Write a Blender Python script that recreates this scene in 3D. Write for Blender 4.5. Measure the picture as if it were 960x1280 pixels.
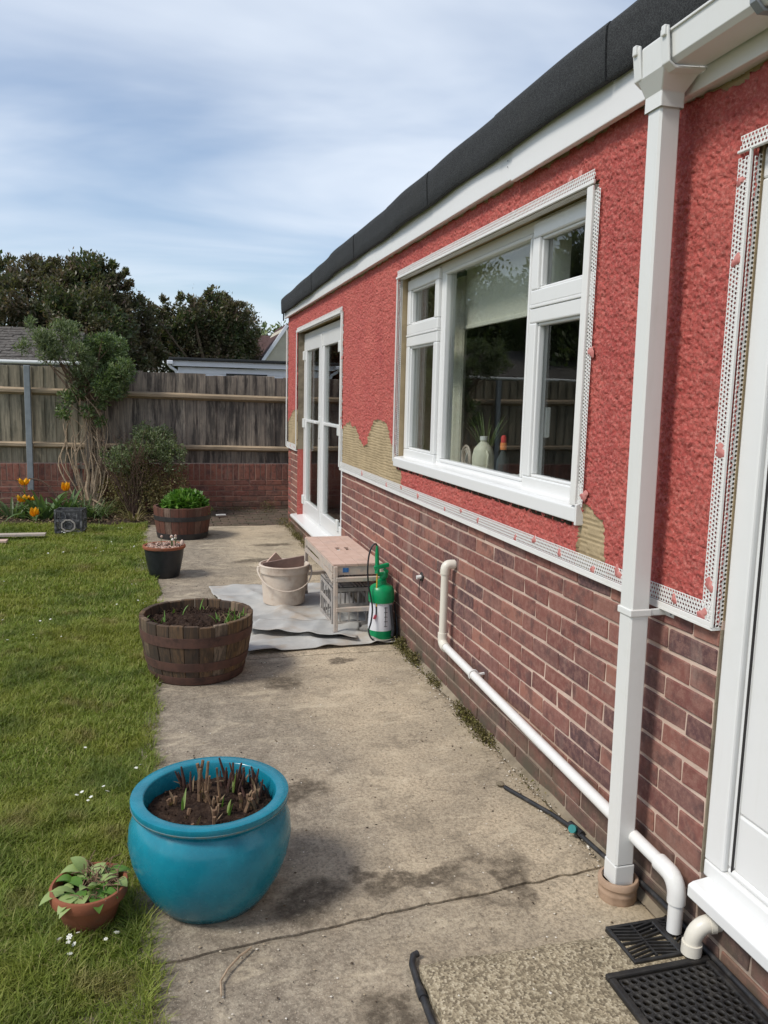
import bpy, bmesh, math, random
import numpy as np
from mathutils import Vector, Matrix

for o in list(bpy.data.objects):
    bpy.data.objects.remove(o, do_unlink=True)
S = bpy.context.scene
COL = S.collection
rng = np.random.default_rng(7)
random.seed(7)
R = math.radians

# ------------------------------------------------------------------ camera
# solved from the brick courses (75 mm gauge): focal length px, pitch, yaw, roll, wall x, eye height
FPX, PITCH, YAW, ROLL, XW, ZC = 999.95, .1403, .2703, .0246, 1.4736, 1.5681
_fw = Vector((math.sin(YAW) * math.cos(PITCH), math.cos(YAW) * math.cos(PITCH), -math.sin(PITCH)))
_r = Vector((math.cos(YAW), -math.sin(YAW), 0))
_u = _r.cross(_fw)
_r2 = math.cos(ROLL) * _r + math.sin(ROLL) * _u
_u2 = -math.sin(ROLL) * _r + math.cos(ROLL) * _u
cam = bpy.data.cameras.new('camera')
camo = bpy.data.objects.new('camera', cam)
COL.objects.link(camo)
m3 = Matrix((_r2, _u2, -_fw)).transposed()
camo.matrix_world = Matrix.Translation((0, 0, ZC)) @ m3.to_4x4()
cam.sensor_fit = 'HORIZONTAL'
cam.sensor_width = 36
cam.lens = 36 * FPX / 960
cam.clip_start = .05
cam.clip_end = 2000
S.camera = camo


def ray(x, y):
    return _r2 * ((x - 480) / FPX) + _u2 * ((640 - y) / FPX) + _fw


def at_y(x, y, Y):            # pixel -> point on the plane y = Y
    d = ray(x, y)
    t = Y / d.y
    return Vector((d.x * t, Y, ZC + d.z * t))


# ------------------------------------------------------------------ world, sun, exposure
SUN_AZ = R(-104)               # clockwise from +Y
SUN_EL = R(50)
w = bpy.data.worlds.new('World')
S.world = w
w.use_nodes = True
nt = w.node_tree
nt.nodes.clear()
L = nt.links.new
out = nt.nodes.new('ShaderNodeOutputWorld')
bg = nt.nodes.new('ShaderNodeBackground')
sky = nt.nodes.new('ShaderNodeTexSky')
sky.sky_type = 'NISHITA'
sky.sun_disc = False
sky.sun_elevation = SUN_EL
sky.sun_rotation = SUN_AZ
sky.air_density = 1.0
sky.dust_density = 1.0
sky.ozone_density = 2.0
tc = nt.nodes.new('ShaderNodeTexCoord')
sep = nt.nodes.new('ShaderNodeSeparateXYZ')
L(tc.outputs['Generated'], sep.inputs[0])


def wm(op, a, b=None, c=None):
    n = nt.nodes.new('ShaderNodeMath')
    n.operation = op
    for i, v in enumerate((a, b, c)):
        if v is None:
            continue
        if isinstance(v, (int, float)):
            n.inputs[i].default_value = v
        else:
            L(v, n.inputs[i])
    return n.outputs[0]


# thin layered cloud: noise on a flat cloud deck seen in perspective
zz = wm('ADD', wm('MAXIMUM', sep.outputs['Z'], 0.0), .16)
comb = nt.nodes.new('ShaderNodeCombineXYZ')
L(wm('DIVIDE', sep.outputs['X'], zz), comb.inputs[0])
L(wm('DIVIDE', sep.outputs['Y'], zz), comb.inputs[1])
mp = nt.nodes.new('ShaderNodeMapping')
mp.inputs['Rotation'].default_value = (0, 0, .5)
mp.inputs['Scale'].default_value = (.75, 1.25, 1)
mp.inputs['Location'].default_value = (2.4, .9, 0)
L(comb.outputs[0], mp.inputs[0])
cn = nt.nodes.new('ShaderNodeTexNoise')
cn.inputs['Scale'].default_value = .85
cn.inputs['Detail'].default_value = 5
cn.inputs['Roughness'].default_value = .5
cn.inputs['Distortion'].default_value = .45
L(mp.outputs[0], cn.inputs['Vector'])
cr = nt.nodes.new('ShaderNodeMapRange')
cr.interpolation_type = 'SMOOTHSTEP'
cr.inputs['From Min'].default_value = .28
cr.inputs['From Max'].default_value = .72
cr.inputs['To Min'].default_value = .05
cr.inputs['To Max'].default_value = .85
L(cn.outputs[0], cr.inputs[0])
mx = nt.nodes.new('ShaderNodeMix')
mx.data_type = 'RGBA'
L(cr.outputs[0], mx.inputs[0])
L(sky.outputs[0], mx.inputs[6])
mx.inputs[7].default_value = (6.0, 6.5, 7.2, 1)
L(mx.outputs[2], bg.inputs[0])
bg.inputs[1].default_value = .11
L(bg.outputs[0], out.inputs[0])

sun = bpy.data.lights.new('sun', 'SUN')
sun.energy = 2.1
sun.angle = R(14)
sun.color = (1, .95, .87)
suno = bpy.data.objects.new('sun', sun)
COL.objects.link(suno)
sd = Vector((math.sin(SUN_AZ) * math.cos(SUN_EL), math.cos(SUN_AZ) * math.cos(SUN_EL), math.sin(SUN_EL)))
suno.rotation_euler = sd.to_track_quat('Z', 'Y').to_euler()
suno.location = (-6, 3, 9)

S.view_settings.view_transform = 'Standard'
S.view_settings.look = 'None'
S.view_settings.gamma = 1
S.view_settings.use_curve_mapping = False
S.view_settings.exposure = 0.45


# ================================================================== helpers
def tag(o, label=None, cat=None, group=None, kind=None):
    if label: o['label'] = label
    if cat: o['category'] = cat
    if group: o['group'] = group
    if kind: o['kind'] = kind
    return o


def thing(name, label, cat, loc=(0, 0, 0), rotz=0, group=None):
    o = bpy.data.objects.new(name, None)
    o.empty_display_size = .05
    COL.objects.link(o)
    o.location = loc
    o.rotation_euler = (0, 0, rotz)
    return tag(o, label, cat, group)


def wloc(p):
    v = Vector((0, 0, 0))
    while p is not None:
        v += p.location
        p = p.parent
    return v


def place(name, mesh, parent=None, loc=(0, 0, 0), rot=None, scale=None):
    o = bpy.data.objects.new(name, mesh)
    COL.objects.link(o)
    if parent: o.parent = parent
    o.location = loc
    if rot: o.rotation_euler = rot
    if scale: o.scale = scale
    return o


def npmesh(name, v, f, mat=None, smooth=False):
    """mesh from numpy arrays (all faces the same size)"""
    v = np.asarray(v, np.float32)
    f = np.asarray(f, np.int32)
    me = bpy.data.meshes.new(name)
    me.vertices.add(len(v))
    me.vertices.foreach_set('co', v.ravel())
    k = f.shape[1]
    me.loops.add(f.size)
    me.loops.foreach_set('vertex_index', f.ravel())
    me.polygons.add(len(f))
    me.polygons.foreach_set('loop_start', np.arange(0, f.size, k, dtype=np.int32))
    if smooth:
        me.polygons.foreach_set('use_smooth', np.ones(len(f), bool))
    me.update(calc_edges=True)
    if mat: me.materials.append(mat)
    return me


class MB:
    def __init__(s):
        s.v = []
        s.f = []

    def add(s, vs, fs):
        n = len(s.v)
        s.v += [tuple(p) for p in vs]
        s.f += [tuple(i + n for i in q) for q in fs]
        return s

    def box(s, x0, x1, y0, y1, z0, z1):
        return s.add([(x0, y0, z0), (x1, y0, z0), (x1, y1, z0), (x0, y1, z0), (x0, y0, z1), (x1, y0, z1), (x1, y1, z1), (x0, y1, z1)],
                     [(0, 3, 2, 1), (4, 5, 6, 7), (0, 1, 5, 4), (1, 2, 6, 5), (2, 3, 7, 6), (3, 0, 4, 7)])

    def bar(s, a, b, w, h, up=(0, 0, 1)):
        a = Vector(a); b = Vector(b)
        d = (b - a).normalized()
        sd_ = d.cross(Vector(up))
        if sd_.length < 1e-4: sd_ = d.cross(Vector((1, 0, 0)))
        sd_.normalize()
        u_ = sd_.cross(d)
        vs = []
        for p in (a, b):
            for i, j in ((-1, -1), (1, -1), (1, 1), (-1, 1)):
                vs.append(p + sd_ * (i * w / 2) + u_ * (j * h / 2))
        return s.add(vs, [(3, 2, 1, 0), (4, 5, 6, 7), (0, 1, 5, 4), (1, 2, 6, 5), (2, 3, 7, 6), (3, 0, 4, 7)])

    def tube(s, pts, r, n=8, caps=True):
        pts = [Vector(p) for p in pts]
        m = len(pts)
        rs = [r] * m if isinstance(r, (int, float)) else list(r)
        t0 = (pts[1] - pts[0]).normalized()
        nrm = t0.cross(Vector((.123, .37, .91)))
        nrm.normalize()
        vs = []
        for i in range(m):
            t = (pts[min(i + 1, m - 1)] - pts[max(i - 1, 0)]).normalized()
            nrm = (nrm - t * nrm.dot(t)).normalized()
            b = t.cross(nrm)
            for k in range(n):
                a = 2 * math.pi * k / n
                vs.append(pts[i] + (nrm * math.cos(a) + b * math.sin(a)) * rs[i])
        fs = [(i * n + k, i * n + (k + 1) % n, (i + 1) * n + (k + 1) % n, (i + 1) * n + k) for i in range(m - 1) for k in range(n)]
        if caps:
            fs.append(tuple(range(n - 1, -1, -1)))
            fs.append(tuple((m - 1) * n + k for k in range(n)))
        return s.add(vs, fs)

    def lathe(s, prof, n=32, c=(0, 0, 0), a0=0, a1=2 * math.pi):
        full = abs(a1 - a0 - 2 * math.pi) < 1e-6
        cols = n if full else n + 1
        vs = []
        for (r, z) in prof:
            for k in range(cols):
                a = a0 + (a1 - a0) * k / n
                vs.append((c[0] + r * math.cos(a), c[1] + r * math.sin(a), c[2] + z))
        fs = []
        for i in range(len(prof) - 1):
            for k in range(n):
                k2 = (k + 1) % cols
                fs.append((i * cols + k, i * cols + k2, (i + 1) * cols + k2, (i + 1) * cols + k))
        return s.add(vs, fs)

    def prism(s, poly, axis, d0, d1):
        """poly: 2-D outline (ccw); axis 'y' -> (x,z) outline extruded in y, 'x' -> (y,z), 'z' -> (x,y)"""
        def P(a, b, d):
            return {'y': (a, d, b), 'x': (d, a, b), 'z': (a, b, d)}[axis]
        n = len(poly)
        vs = [P(a, b, d0) for a, b in poly] + [P(a, b, d1) for a, b in poly]
        fs = [(i, (i + 1) % n, n + (i + 1) % n, n + i) for i in range(n)]
        fs += [tuple(range(n - 1, -1, -1)), tuple(range(n, 2 * n))]
        return s.add(vs, fs)

    def mesh(s, name, mat=None, smooth=False, off=None):
        me = bpy.data.meshes.new(name)
        v = s.v
        if off is not None:
            v = [(p[0] - off[0], p[1] - off[1], p[2] - off[2]) for p in v]
        me.from_pydata(v, [], s.f)
        bm = bmesh.new()
        bm.from_mesh(me)
        bmesh.ops.recalc_face_normals(bm, faces=bm.faces)
        bm.to_mesh(me)
        bm.free()
        if smooth:
            for p in me.polygons: p.use_smooth = True
        if mat: me.materials.append(mat)
        return me

    def build(s, name, mat, parent=None, world=True, smooth=False, bevel=0, seg=2, kind=None):
        off = wloc(parent) if (parent is not None and world) else None
        o = place(name, s.mesh(name, mat, smooth, off), parent)
        if bevel:
            m = o.modifiers.new('bevel', 'BEVEL')
            m.width = bevel
            m.segments = seg
            m.limit_method = 'ANGLE'
            m.angle_limit = R(40)
        if smooth:
            autosmooth(o)
        if kind: o['kind'] = kind
        return o


def autosmooth(o, ang=40):
    me = o.data
    bm = bmesh.new()
    bm.from_mesh(me)
    for e in bm.edges:
        if len(e.link_faces) == 2 and e.calc_face_angle(0) > R(ang):
            e.smooth = False
    bm.to_mesh(me)
    bm.free()


def arc(p0, p1, p2, n=6):
    """rounded corner: quadratic bend p0-p1-p2"""
    p0, p1, p2 = Vector(p0), Vector(p1), Vector(p2)
    return [p0 * (1 - t) ** 2 + p1 * (2 * t * (1 - t)) + p2 * t * t for t in [i / n for i in range(n + 1)]]


# ---- numpy noise
def _hash(ix, iy, seed):
    h = (ix.astype(np.int64) * 374761393 + iy.astype(np.int64) * 668265263 + seed * 974711) & 0xffffffff
    h = ((h ^ (h >> 13)) * 1274126177) & 0xffffffff
    return ((h ^ (h >> 16)) & 0xffff) / 65535.0


def vnoise(x, y, seed=0):
    ix = np.floor(x); iy = np.floor(y)
    fx = x - ix; fy = y - iy
    fx = fx * fx * (3 - 2 * fx); fy = fy * fy * (3 - 2 * fy)
    a = _hash(ix, iy, seed); b = _hash(ix + 1, iy, seed); c = _hash(ix, iy + 1, seed); d = _hash(ix + 1, iy + 1, seed)
    return (a * (1 - fx) + b * fx) * (1 - fy) + (c * (1 - fx) + d * fx) * fy


def fbm(x, y, seed=0, oct=4):
    s = 0; a = .5; t = 0
    for k in range(oct):
        s = s + a * vnoise(x * 2 ** k, y * 2 ** k, seed + k)
        t += a; a *= .5
    return s / t


# ------------------------------------------------------------------ materials
class NB:
    def __init__(s, name):
        s.m = bpy.data.materials.new(name)
        s.m.use_nodes = True
        s.t = s.m.node_tree
        s.b = s.t.nodes['Principled BSDF']
        s.out = s.t.nodes['Material Output']

    def n(s, t, **kw):
        x = s.t.nodes.new(t)
        for k, v in kw.items(): setattr(x, k, v)
        return x

    def l(s, a, b): s.t.links.new(a, b)

    def set(s, sock, v):
        if hasattr(v, 'is_output'): s.l(v, sock)
        elif isinstance(v, (tuple, list)) and len(v) == 3 and sock.type == 'RGBA': sock.default_value = (*v, 1)
        else: sock.default_value = v

    def coord(s, k='Object', scale=(1, 1, 1), loc=(0, 0, 0)):
        if k == 'World':
            g = s.n('ShaderNodeNewGeometry').outputs['Position']
        else:
            g = s.n('ShaderNodeTexCoord').outputs[k]
        m = s.n('ShaderNodeMapping')
        m.inputs['Scale'].default_value = scale
        m.inputs['Location'].default_value = loc
        s.l(g, m.inputs[0])
        return m.outputs[0]

    def noise(s, vec, scale, detail=4, rough=.55, dist=0):
        x = s.n('ShaderNodeTexNoise')
        s.l(vec, x.inputs['Vector'])
        x.inputs['Scale'].default_value = scale
        x.inputs['Detail'].default_value = detail
        x.inputs['Roughness'].default_value = rough
        x.inputs['Distortion'].default_value = dist
        return x.outputs[0]

    def voro(s, vec, scale, out='Distance', feature='F1'):
        x = s.n('ShaderNodeTexVoronoi', feature=feature)
        s.l(vec, x.inputs['Vector'])
        x.inputs['Scale'].default_value = scale
        return x.outputs[out]

    def ramp(s, f, lo, hi, a=0., b=1., smooth=True):
        x = s.n('ShaderNodeMapRange')
        if smooth: x.interpolation_type = 'SMOOTHSTEP'
        s.set(x.inputs[0], f)
        for i, v in enumerate((lo, hi, a, b)): x.inputs[i + 1].default_value = v
        return x.outputs[0]

    def mix(s, f, a, b, mode='MIX'):
        x = s.n('ShaderNodeMix', data_type='RGBA', blend_type=mode)
        s.set(x.inputs[0], f); s.set(x.inputs[6], a); s.set(x.inputs[7], b)
        return x.outputs[2]

    def math(s, op, a, b=0.):
        x = s.n('ShaderNodeMath', operation=op)
        s.set(x.inputs[0], a); s.set(x.inputs[1], b)
        return x.outputs[0]

    def cramp(s, f, stops):
        x = s.n('ShaderNodeValToRGB')
        s.set(x.inputs[0], f)
        e = x.color_ramp.elements
        while len(e) < len(stops): e.new(.5)
        for el, (p, c) in zip(e, stops):
            el.position = p
            el.color = (*c, 1)
        return x.outputs[0]

    def bump(s, h, strength=.3, dist=.01, prev=None):
        x = s.n('ShaderNodeBump')
        x.inputs['Strength'].default_value = strength
        x.inputs['Distance'].default_value = dist
        s.l(h, x.inputs['Height'])
        if prev is not None: s.l(prev, x.inputs['Normal'])
        return x.outputs[0]

    def rand(s): return s.n('ShaderNodeObjectInfo').outputs['Random']
    def island(s): return s.n('ShaderNodeNewGeometry').outputs['Random Per Island']

    def fin(s, col=None, rough=.6, norm=None, spec=.5, metal=0, trans=None):
        if col is not None: s.set(s.b.inputs['Base Color'], col)
        s.set(s.b.inputs['Roughness'], rough)
        s.b.inputs['Specular IOR Level'].default_value = spec
        s.b.inputs['Metallic'].default_value = metal
        if norm is not None: s.l(norm, s.b.inputs['Normal'])
        return s.m


def simple(name, c1, c2=None, scale=12, rough=.6, bump=.15, bscale=60, bdist=.004, spec=.4, dirt=None, dscale=5, coord='Object', metal=0):
    n = NB(name)
    v = n.coord(coord)
    c2 = c2 or tuple(x * .8 for x in c1)
    col = n.mix(n.ramp(n.noise(v, scale), .3, .7), c1, c2)
    if dirt:
        col = n.mix(n.ramp(n.noise(v, dscale, 6, .65), .48, .72, 0, .8), col, dirt)
    nm = n.bump(n.noise(v, bscale, 5, .6), bump, bdist)
    rr = n.ramp(n.noise(v, scale * 2), .2, .8, rough - .07, rough + .07)
    return n.fin(col, rr, nm, spec, metal)


def leafmat(name, stops, trans=.25, rough=.5, patch=None):
    """leaf: colour varies leaf by leaf, some light passes through"""
    n = NB(name)
    col = n.cramp(n.island(), stops)
    if patch:
        f = n.ramp(n.noise(n.coord('World'), patch[0], 3), .35, .65)
        col = n.mix(f, col, n.mix(.6, col, patch[1]))
    n.fin(col, rough, None, .35)
    tr = n.n('ShaderNodeBsdfTranslucent')
    n.l(n.mix(1.0, col, (1.0, 1.15, .55), 'MULTIPLY'), tr.inputs[0])
    ms = n.n('ShaderNodeMixShader')
    ms.inputs[0].default_value = trans
    n.l(n.b.outputs[0], ms.inputs[1]); n.l(tr.outputs[0], ms.inputs[2])
    n.l(ms.outputs[0], n.out.inputs[0])
    return n.m


MT = {}


def brick_mat(name, stops, grime=(.10, .085, .06), gz=(.0, .28), per='obj'):
    n = NB(name)
    r = n.rand() if per == 'obj' else n.island()
    col = n.cramp(r, stops)
    v = n.coord('World')
    col = n.mix(n.ramp(n.noise(v, 34, 6, .72), .40, .66, 0, .85), col, n.mix(.6, col, (.34, .19, .15)))
    col = n.mix(n.ramp(n.noise(v, 11, 6, .68), .48, .66, 0, .65), col, (.085, .052, .05))
    col = n.mix(n.ramp(n.noise(n.coord('World', (1, 1, .35)), 5, 6, .7), .56, .72, 0, .5), col, (.33, .24, .20))
    # lime bloom and splashes
    col = n.mix(n.ramp(n.noise(v, 150, 4, .75), .62, .74, 0, .6), col, (.5, .42, .36))
    # damp algae-grimed foot of the wall
    z = n.n('ShaderNodeSeparateXYZ'); n.l(v, z.inputs[0])
    g = n.math('MULTIPLY', n.ramp(z.outputs[2], gz[0], gz[1] * 1.25, 1, 0), n.ramp(n.noise(v, 6, 6, .65), .3, .62, .25, 1))
    col = n.mix(g, col, grime)
    nm = n.bump(n.noise(v, 120, 5, .7), .5, .003)
    nm = n.bump(n.noise(v, 35, 4, .6), .4, .005, nm)
    return n.fin(col, .85, nm, .25)


MT['brick'] = brick_mat('house_brick', [(0, (.095, .055, .058)), (.25, (.19, .075, .062)), (.5, (.235, .098, .078)), (.75, (.16, .083, .075)), (1, (.32, .14, .10))])
MT['brick_far'] = brick_mat('house_brick_joined', [(0, (.095, .055, .058)), (.3, (.19, .075, .062)), (.6, (.235, .098, .078)), (1, (.30, .13, .095))], per='island')
MT['brick_red'] = brick_mat('garden_wall_brick', [(0, (.15, .066, .05)), (.4, (.25, .092, .064)), (.8, (.31, .125, .082)), (1, (.22, .11, .08))], gz=(-.1, .22))


def mortar_mat(name, c1, c2):
    n = NB(name)
    v = n.coord('World')
    col = n.mix(n.ramp(n.noise(v, 9, 5), .3, .7), c1, c2)
    z = n.n('ShaderNodeSeparateXYZ'); n.l(v, z.inputs[0])
    g = n.math('MULTIPLY', n.ramp(z.outputs[2], .0, .3, 1, 0), n.ramp(n.noise(v, 6, 6, .6), .25, .65, .2, .95))
    col = n.mix(g, col, (.11, .095, .065))
    nm = n.bump(n.noise(v, 220, 4, .7), .6, .003)
    return n.fin(col, .95, nm, .1)


MT['mortar'] = mortar_mat('pink_mortar', (.64, .49, .40), (.52, .385, .31))
MT['mortar_red'] = mortar_mat('garden_wall_mortar', (.38, .25, .19), (.28, .18, .14))


def render_mat():
    n = NB('red_roughcast')
    v = n.coord('World')
    col = n.mix(n.ramp(n.noise(v, 3.5, 5, .6), .3, .7), (.42, .080, .070), (.49, .112, .090))
    col = n.mix(n.ramp(n.noise(v, 85, 5, .8), .45, .68, 0, .8), col, (.60, .23, .19))
    col = n.mix(n.ramp(n.noise(v, 120, 5, .8, .2), .55, .68, 0, .6), col, (.20, .032, .03))
    col = n.mix(n.ramp(n.voro(v, 95), .0, .18, .6, 0), col, (.60, .29, .23))
    # rain streaks
    vs = n.coord('World', (1, 9, .7))
    col = n.mix(n.ramp(n.noise(vs, 1.0, 5, .6), .55, .8, 0, .45), col, (.28, .05, .055))
    nm = n.bump(n.noise(v, 230, 5, .75), .9, .004)
    nm = n.bump(n.voro(v, 90, feature='SMOOTH_F1'), .8, .006, nm)
    return n.fin(col, .82, nm, .25)


MT['render'] = render_mat()


def scratch_mat():
    n = NB('scratch_coat')
    v = n.coord('World')
    col = n.mix(n.ramp(n.noise(v, 8, 5), .3, .7), (.46, .36, .22), (.36, .28, .17))
    col = n.mix(n.ramp(n.noise(v, 70, 5, .7), .45, .75, 0, .5), col, (.27, .20, .12))
    nm = n.bump(n.noise(v, 240, 5, .7), .5, .003)
    return n.fin(col, .92, nm, .1)


MT['scratch'] = scratch_mat()


def pvc_mat(name, c, rough=.3, dirt=.25):
    n = NB(name)
    v = n.coord('World')
    f = n.ramp(n.noise(v, 7, 7, .7), .5, .85, 0, dirt)
    col = n.mix(f, c, tuple(x * .62 for x in c[:2]) + (c[2] * .5,))
    f2 = n.ramp(n.noise(n.coord('World', (6, 6, .6)), 4, 5, .7), .55, .8, 0, dirt * .6)
    col = n.mix(f2, col, (.45, .41, .34))
    nm = n.bump(n.noise(v, 40, 3), .04, .002)
    return n.fin(col, rough, nm, .5)


MT['pvc'] = pvc_mat('white_pvc', (.72, .72, .69))
MT['pvc_frame'] = pvc_mat('window_pvc', (.75, .75, .735), .25, .12)
MT['fascia'] = pvc_mat('fascia_white', (.74, .73, .71), .35, .15)
MT['pipe_cream'] = pvc_mat('cream_pipe', (.70, .66, .57), .35, .3)
MT['pipe_white'] = pvc_mat('white_pipe', (.74, .73, .70), .3, .45)
MT['bead'] = pvc_mat('bead_white', (.76, .75, .72), .4, .25)
MT['dab'] = simple('pink_dab', (.58, .26, .23), (.46, .15, .135), 30, .85, .5, 120)

def felt_mat():
    n = NB('mineral_felt')
    v = n.coord('World')
    col = n.mix(n.ramp(n.voro(v, 420, 'Color'), .2, .9), (.018, .019, .020), (.06, .062, .063))
    col = n.mix(n.ramp(n.noise(v, 3, 5), .5, .8, 0, .4), col, (.05, .05, .046))
    nm = n.bump(n.noise(v, 500, 3, .7), .6, .002)
    nm = n.bump(n.noise(v, 6, 3, .5), .35, .02, nm)
    return n.fin(col, .85, nm, .25)


MT['felt'] = felt_mat()


def glass_mat():
    n = NB('window_glass')
    gl = n.n('ShaderNodeBsdfGlossy'); gl.inputs['Roughness'].default_value = 0.0
    tr = n.n('ShaderNodeBsdfTransparent'); tr.inputs[0].default_value = (.93, .95, .94, 1)
    fr = n.n('ShaderNodeFresnel')
    n.l(n.ramp(n.n('ShaderNodeNewGeometry').outputs['Backfacing'], 0, 1, 1.5, 1 / 1.5, False), fr.inputs[0])   # same index from both sides of the pane
    v = n.coord('Object')
    nm = n.bump(n.noise(v, 2.2, 1), .02, .01)
    n.l(nm, gl.inputs['Normal'])
    ms = n.n('ShaderNodeMixShader')
    n.l(fr.outputs[0], ms.inputs[0]); n.l(tr.outputs[0], ms.inputs[1]); n.l(gl.outputs[0], ms.inputs[2])
    n.l(ms.outputs[0], n.out.inputs[0])
    return n.m


MT['glass'] = glass_mat()
MT['room'] = simple('room_plaster', (.20, .19, .17), (.17, .16, .14), 3, .8, .05)
MT['room_floor'] = simple('room_floor', (.10, .07, .05), (.08, .055, .04), 3, .6, .05)
MT['blind'] = simple('blind_cloth', (.68, .66, .56), (.64, .62, .53), 40, .8, .1, 300)


def concrete_mat():
    n = NB('patio_concrete')
    v = n.coord('World')
    col = n.mix(n.ramp(n.noise(v, 1.6, 7, .62, .4), .34, .66), (.56, .46, .325), (.39, .325, .235))
    # greyer and darker along the lawn side, lichen crust
    sx = n.n('ShaderNodeSeparateXYZ'); n.l(v, sx.inputs[0])
    wob = n.math('ADD', sx.outputs[0], n.math('MULTIPLY', n.math('SUBTRACT', n.noise(v, 2.3, 6, .65), .5), 1.1))
    col = n.mix(n.ramp(wob, .25, .95, .85, 0), col, n.mix(n.ramp(n.noise(v, 14, 6, .7), .35, .7), (.22, .185, .145), (.38, .33, .255)))
    # worn aggregate
    col = n.mix(n.ramp(n.noise(v, 75, 6, .75), .42, .62, 0, .85), col, n.mix(.55, col, (.07, .055, .04)))
    col = n.mix(n.ramp(n.voro(v, 110), .05, .30, .75, 0), col, (.52, .46, .36))
    col = n.mix(n.ramp(n.noise(v, 5.5, 7, .72, .6), .50, .64, 0, .6), col, n.mix(.6, col, (.10, .083, .062)))
    col = n.mix(n.ramp(n.noise(n.coord('World', (1, 2.2, 1)), 3.1, 7, .72, .5), .52, .68, 0, .55), col, (.60, .51, .37))
    col = n.mix(n.ramp(n.noise(v, 24, 6, .75), .56, .70, 0, .65), col, (.10, .08, .058))
    # stains with shapes of their own

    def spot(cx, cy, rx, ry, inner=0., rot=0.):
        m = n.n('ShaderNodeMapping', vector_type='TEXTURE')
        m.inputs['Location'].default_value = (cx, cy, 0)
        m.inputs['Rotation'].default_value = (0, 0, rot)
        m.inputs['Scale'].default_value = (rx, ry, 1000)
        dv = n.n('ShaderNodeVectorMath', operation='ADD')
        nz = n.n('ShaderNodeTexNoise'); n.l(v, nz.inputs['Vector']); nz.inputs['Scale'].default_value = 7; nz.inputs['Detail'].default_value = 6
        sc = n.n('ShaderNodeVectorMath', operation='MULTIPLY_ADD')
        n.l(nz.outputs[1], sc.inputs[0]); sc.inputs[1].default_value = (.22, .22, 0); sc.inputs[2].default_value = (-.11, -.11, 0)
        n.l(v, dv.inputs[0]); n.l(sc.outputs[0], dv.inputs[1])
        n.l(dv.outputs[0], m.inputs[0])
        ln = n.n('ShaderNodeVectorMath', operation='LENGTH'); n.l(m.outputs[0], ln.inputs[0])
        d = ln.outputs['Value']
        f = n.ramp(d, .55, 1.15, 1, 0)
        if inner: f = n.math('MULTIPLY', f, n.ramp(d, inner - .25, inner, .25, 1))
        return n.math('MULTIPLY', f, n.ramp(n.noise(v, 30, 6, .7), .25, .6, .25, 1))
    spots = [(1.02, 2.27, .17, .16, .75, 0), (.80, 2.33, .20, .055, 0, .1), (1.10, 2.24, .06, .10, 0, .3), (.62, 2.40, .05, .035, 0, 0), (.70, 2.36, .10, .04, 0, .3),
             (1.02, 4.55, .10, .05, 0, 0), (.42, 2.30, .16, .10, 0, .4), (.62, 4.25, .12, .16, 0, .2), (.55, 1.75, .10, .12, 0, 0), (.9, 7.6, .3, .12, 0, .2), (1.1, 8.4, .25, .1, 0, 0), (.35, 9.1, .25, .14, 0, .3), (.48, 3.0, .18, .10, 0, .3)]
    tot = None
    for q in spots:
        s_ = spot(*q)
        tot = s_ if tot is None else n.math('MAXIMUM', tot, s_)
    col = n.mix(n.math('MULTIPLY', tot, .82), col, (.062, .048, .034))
    # pale dust by the wall
    col = n.mix(n.ramp(wob, 1.25, 1.6, 0, .35), col, (.42, .34, .22))
    nm = n.bump(n.noise(v, 180, 5, .75), .6, .004)
    nm = n.bump(n.voro(v, 120), .35, .003, nm)
    nm = n.bump(n.noise(v, 9, 5, .6), .35, .02, nm)
    return n.fin(col, .9, nm, .2)


MT['concrete'] = concrete_mat()


def pebble_conc():
    n = NB('exposed_aggregate')
    v = n.coord('World')
    c = n.voro(v, 150, 'Color')
    col = n.cramp(n.math('ADD', n.math('MULTIPLY', n.ramp(c, 0, 1), .6), n.math('MULTIPLY', n.noise(v, 90, 4, .7), .4)),
                  [(.15, (.12, .098, .068)), (.4, (.235, .192, .128)), (.62, (.37, .31, .21)), (.9, (.56, .49, .36))])
    col = n.mix(n.ramp(n.noise(v, 5, 6, .65), .4, .75, 0, .6), col, n.mix(.6, col, (.07, .06, .035)))
    nm = n.bump(n.voro(v, 150), .7, .004)
    nm = n.bump(n.noise(v, 14, 5, .6), .3, .012, nm)
    return n.fin(col, .88, nm, .2)


MT['aggregate'] = pebble_conc()
MT['cement'] = simple('cement_fillet', (.30, .25, .18), (.20, .165, .12), 9, .95, .6, 120, .006, .1, (.10, .085, .05), 6, 'World')
MT['paver'] = brick_mat('path_brick', [(0, (.075, .055, .045)), (.5, (.12, .082, .065)), (1, (.17, .11, .085))], (.075, .07, .045), (-.2, .4))
MT['earth'] = simple('garden_earth', (.060, .043, .030), (.035, .024, .017), 14, .95, .9, 70, .012, .1, (.11, .085, .06), 30, 'World')
MT['soil'] = simple('potting_soil', (.040, .024, .016), (.020, .012, .009), 40, .95, .8, 160, .006, .15, (.085, .055, .038), 90)
MT['turf'] = simple('turf_soil', (.12, .15, .03), (.09, .11, .025), 5, .95, .7, 140, .012, .1, (.115, .105, .04), 9, 'World')
MT['far_ground'] = simple('far_ground', (.08, .10, .035), (.10, .09, .05), .4, .95, .1, 10)


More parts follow.
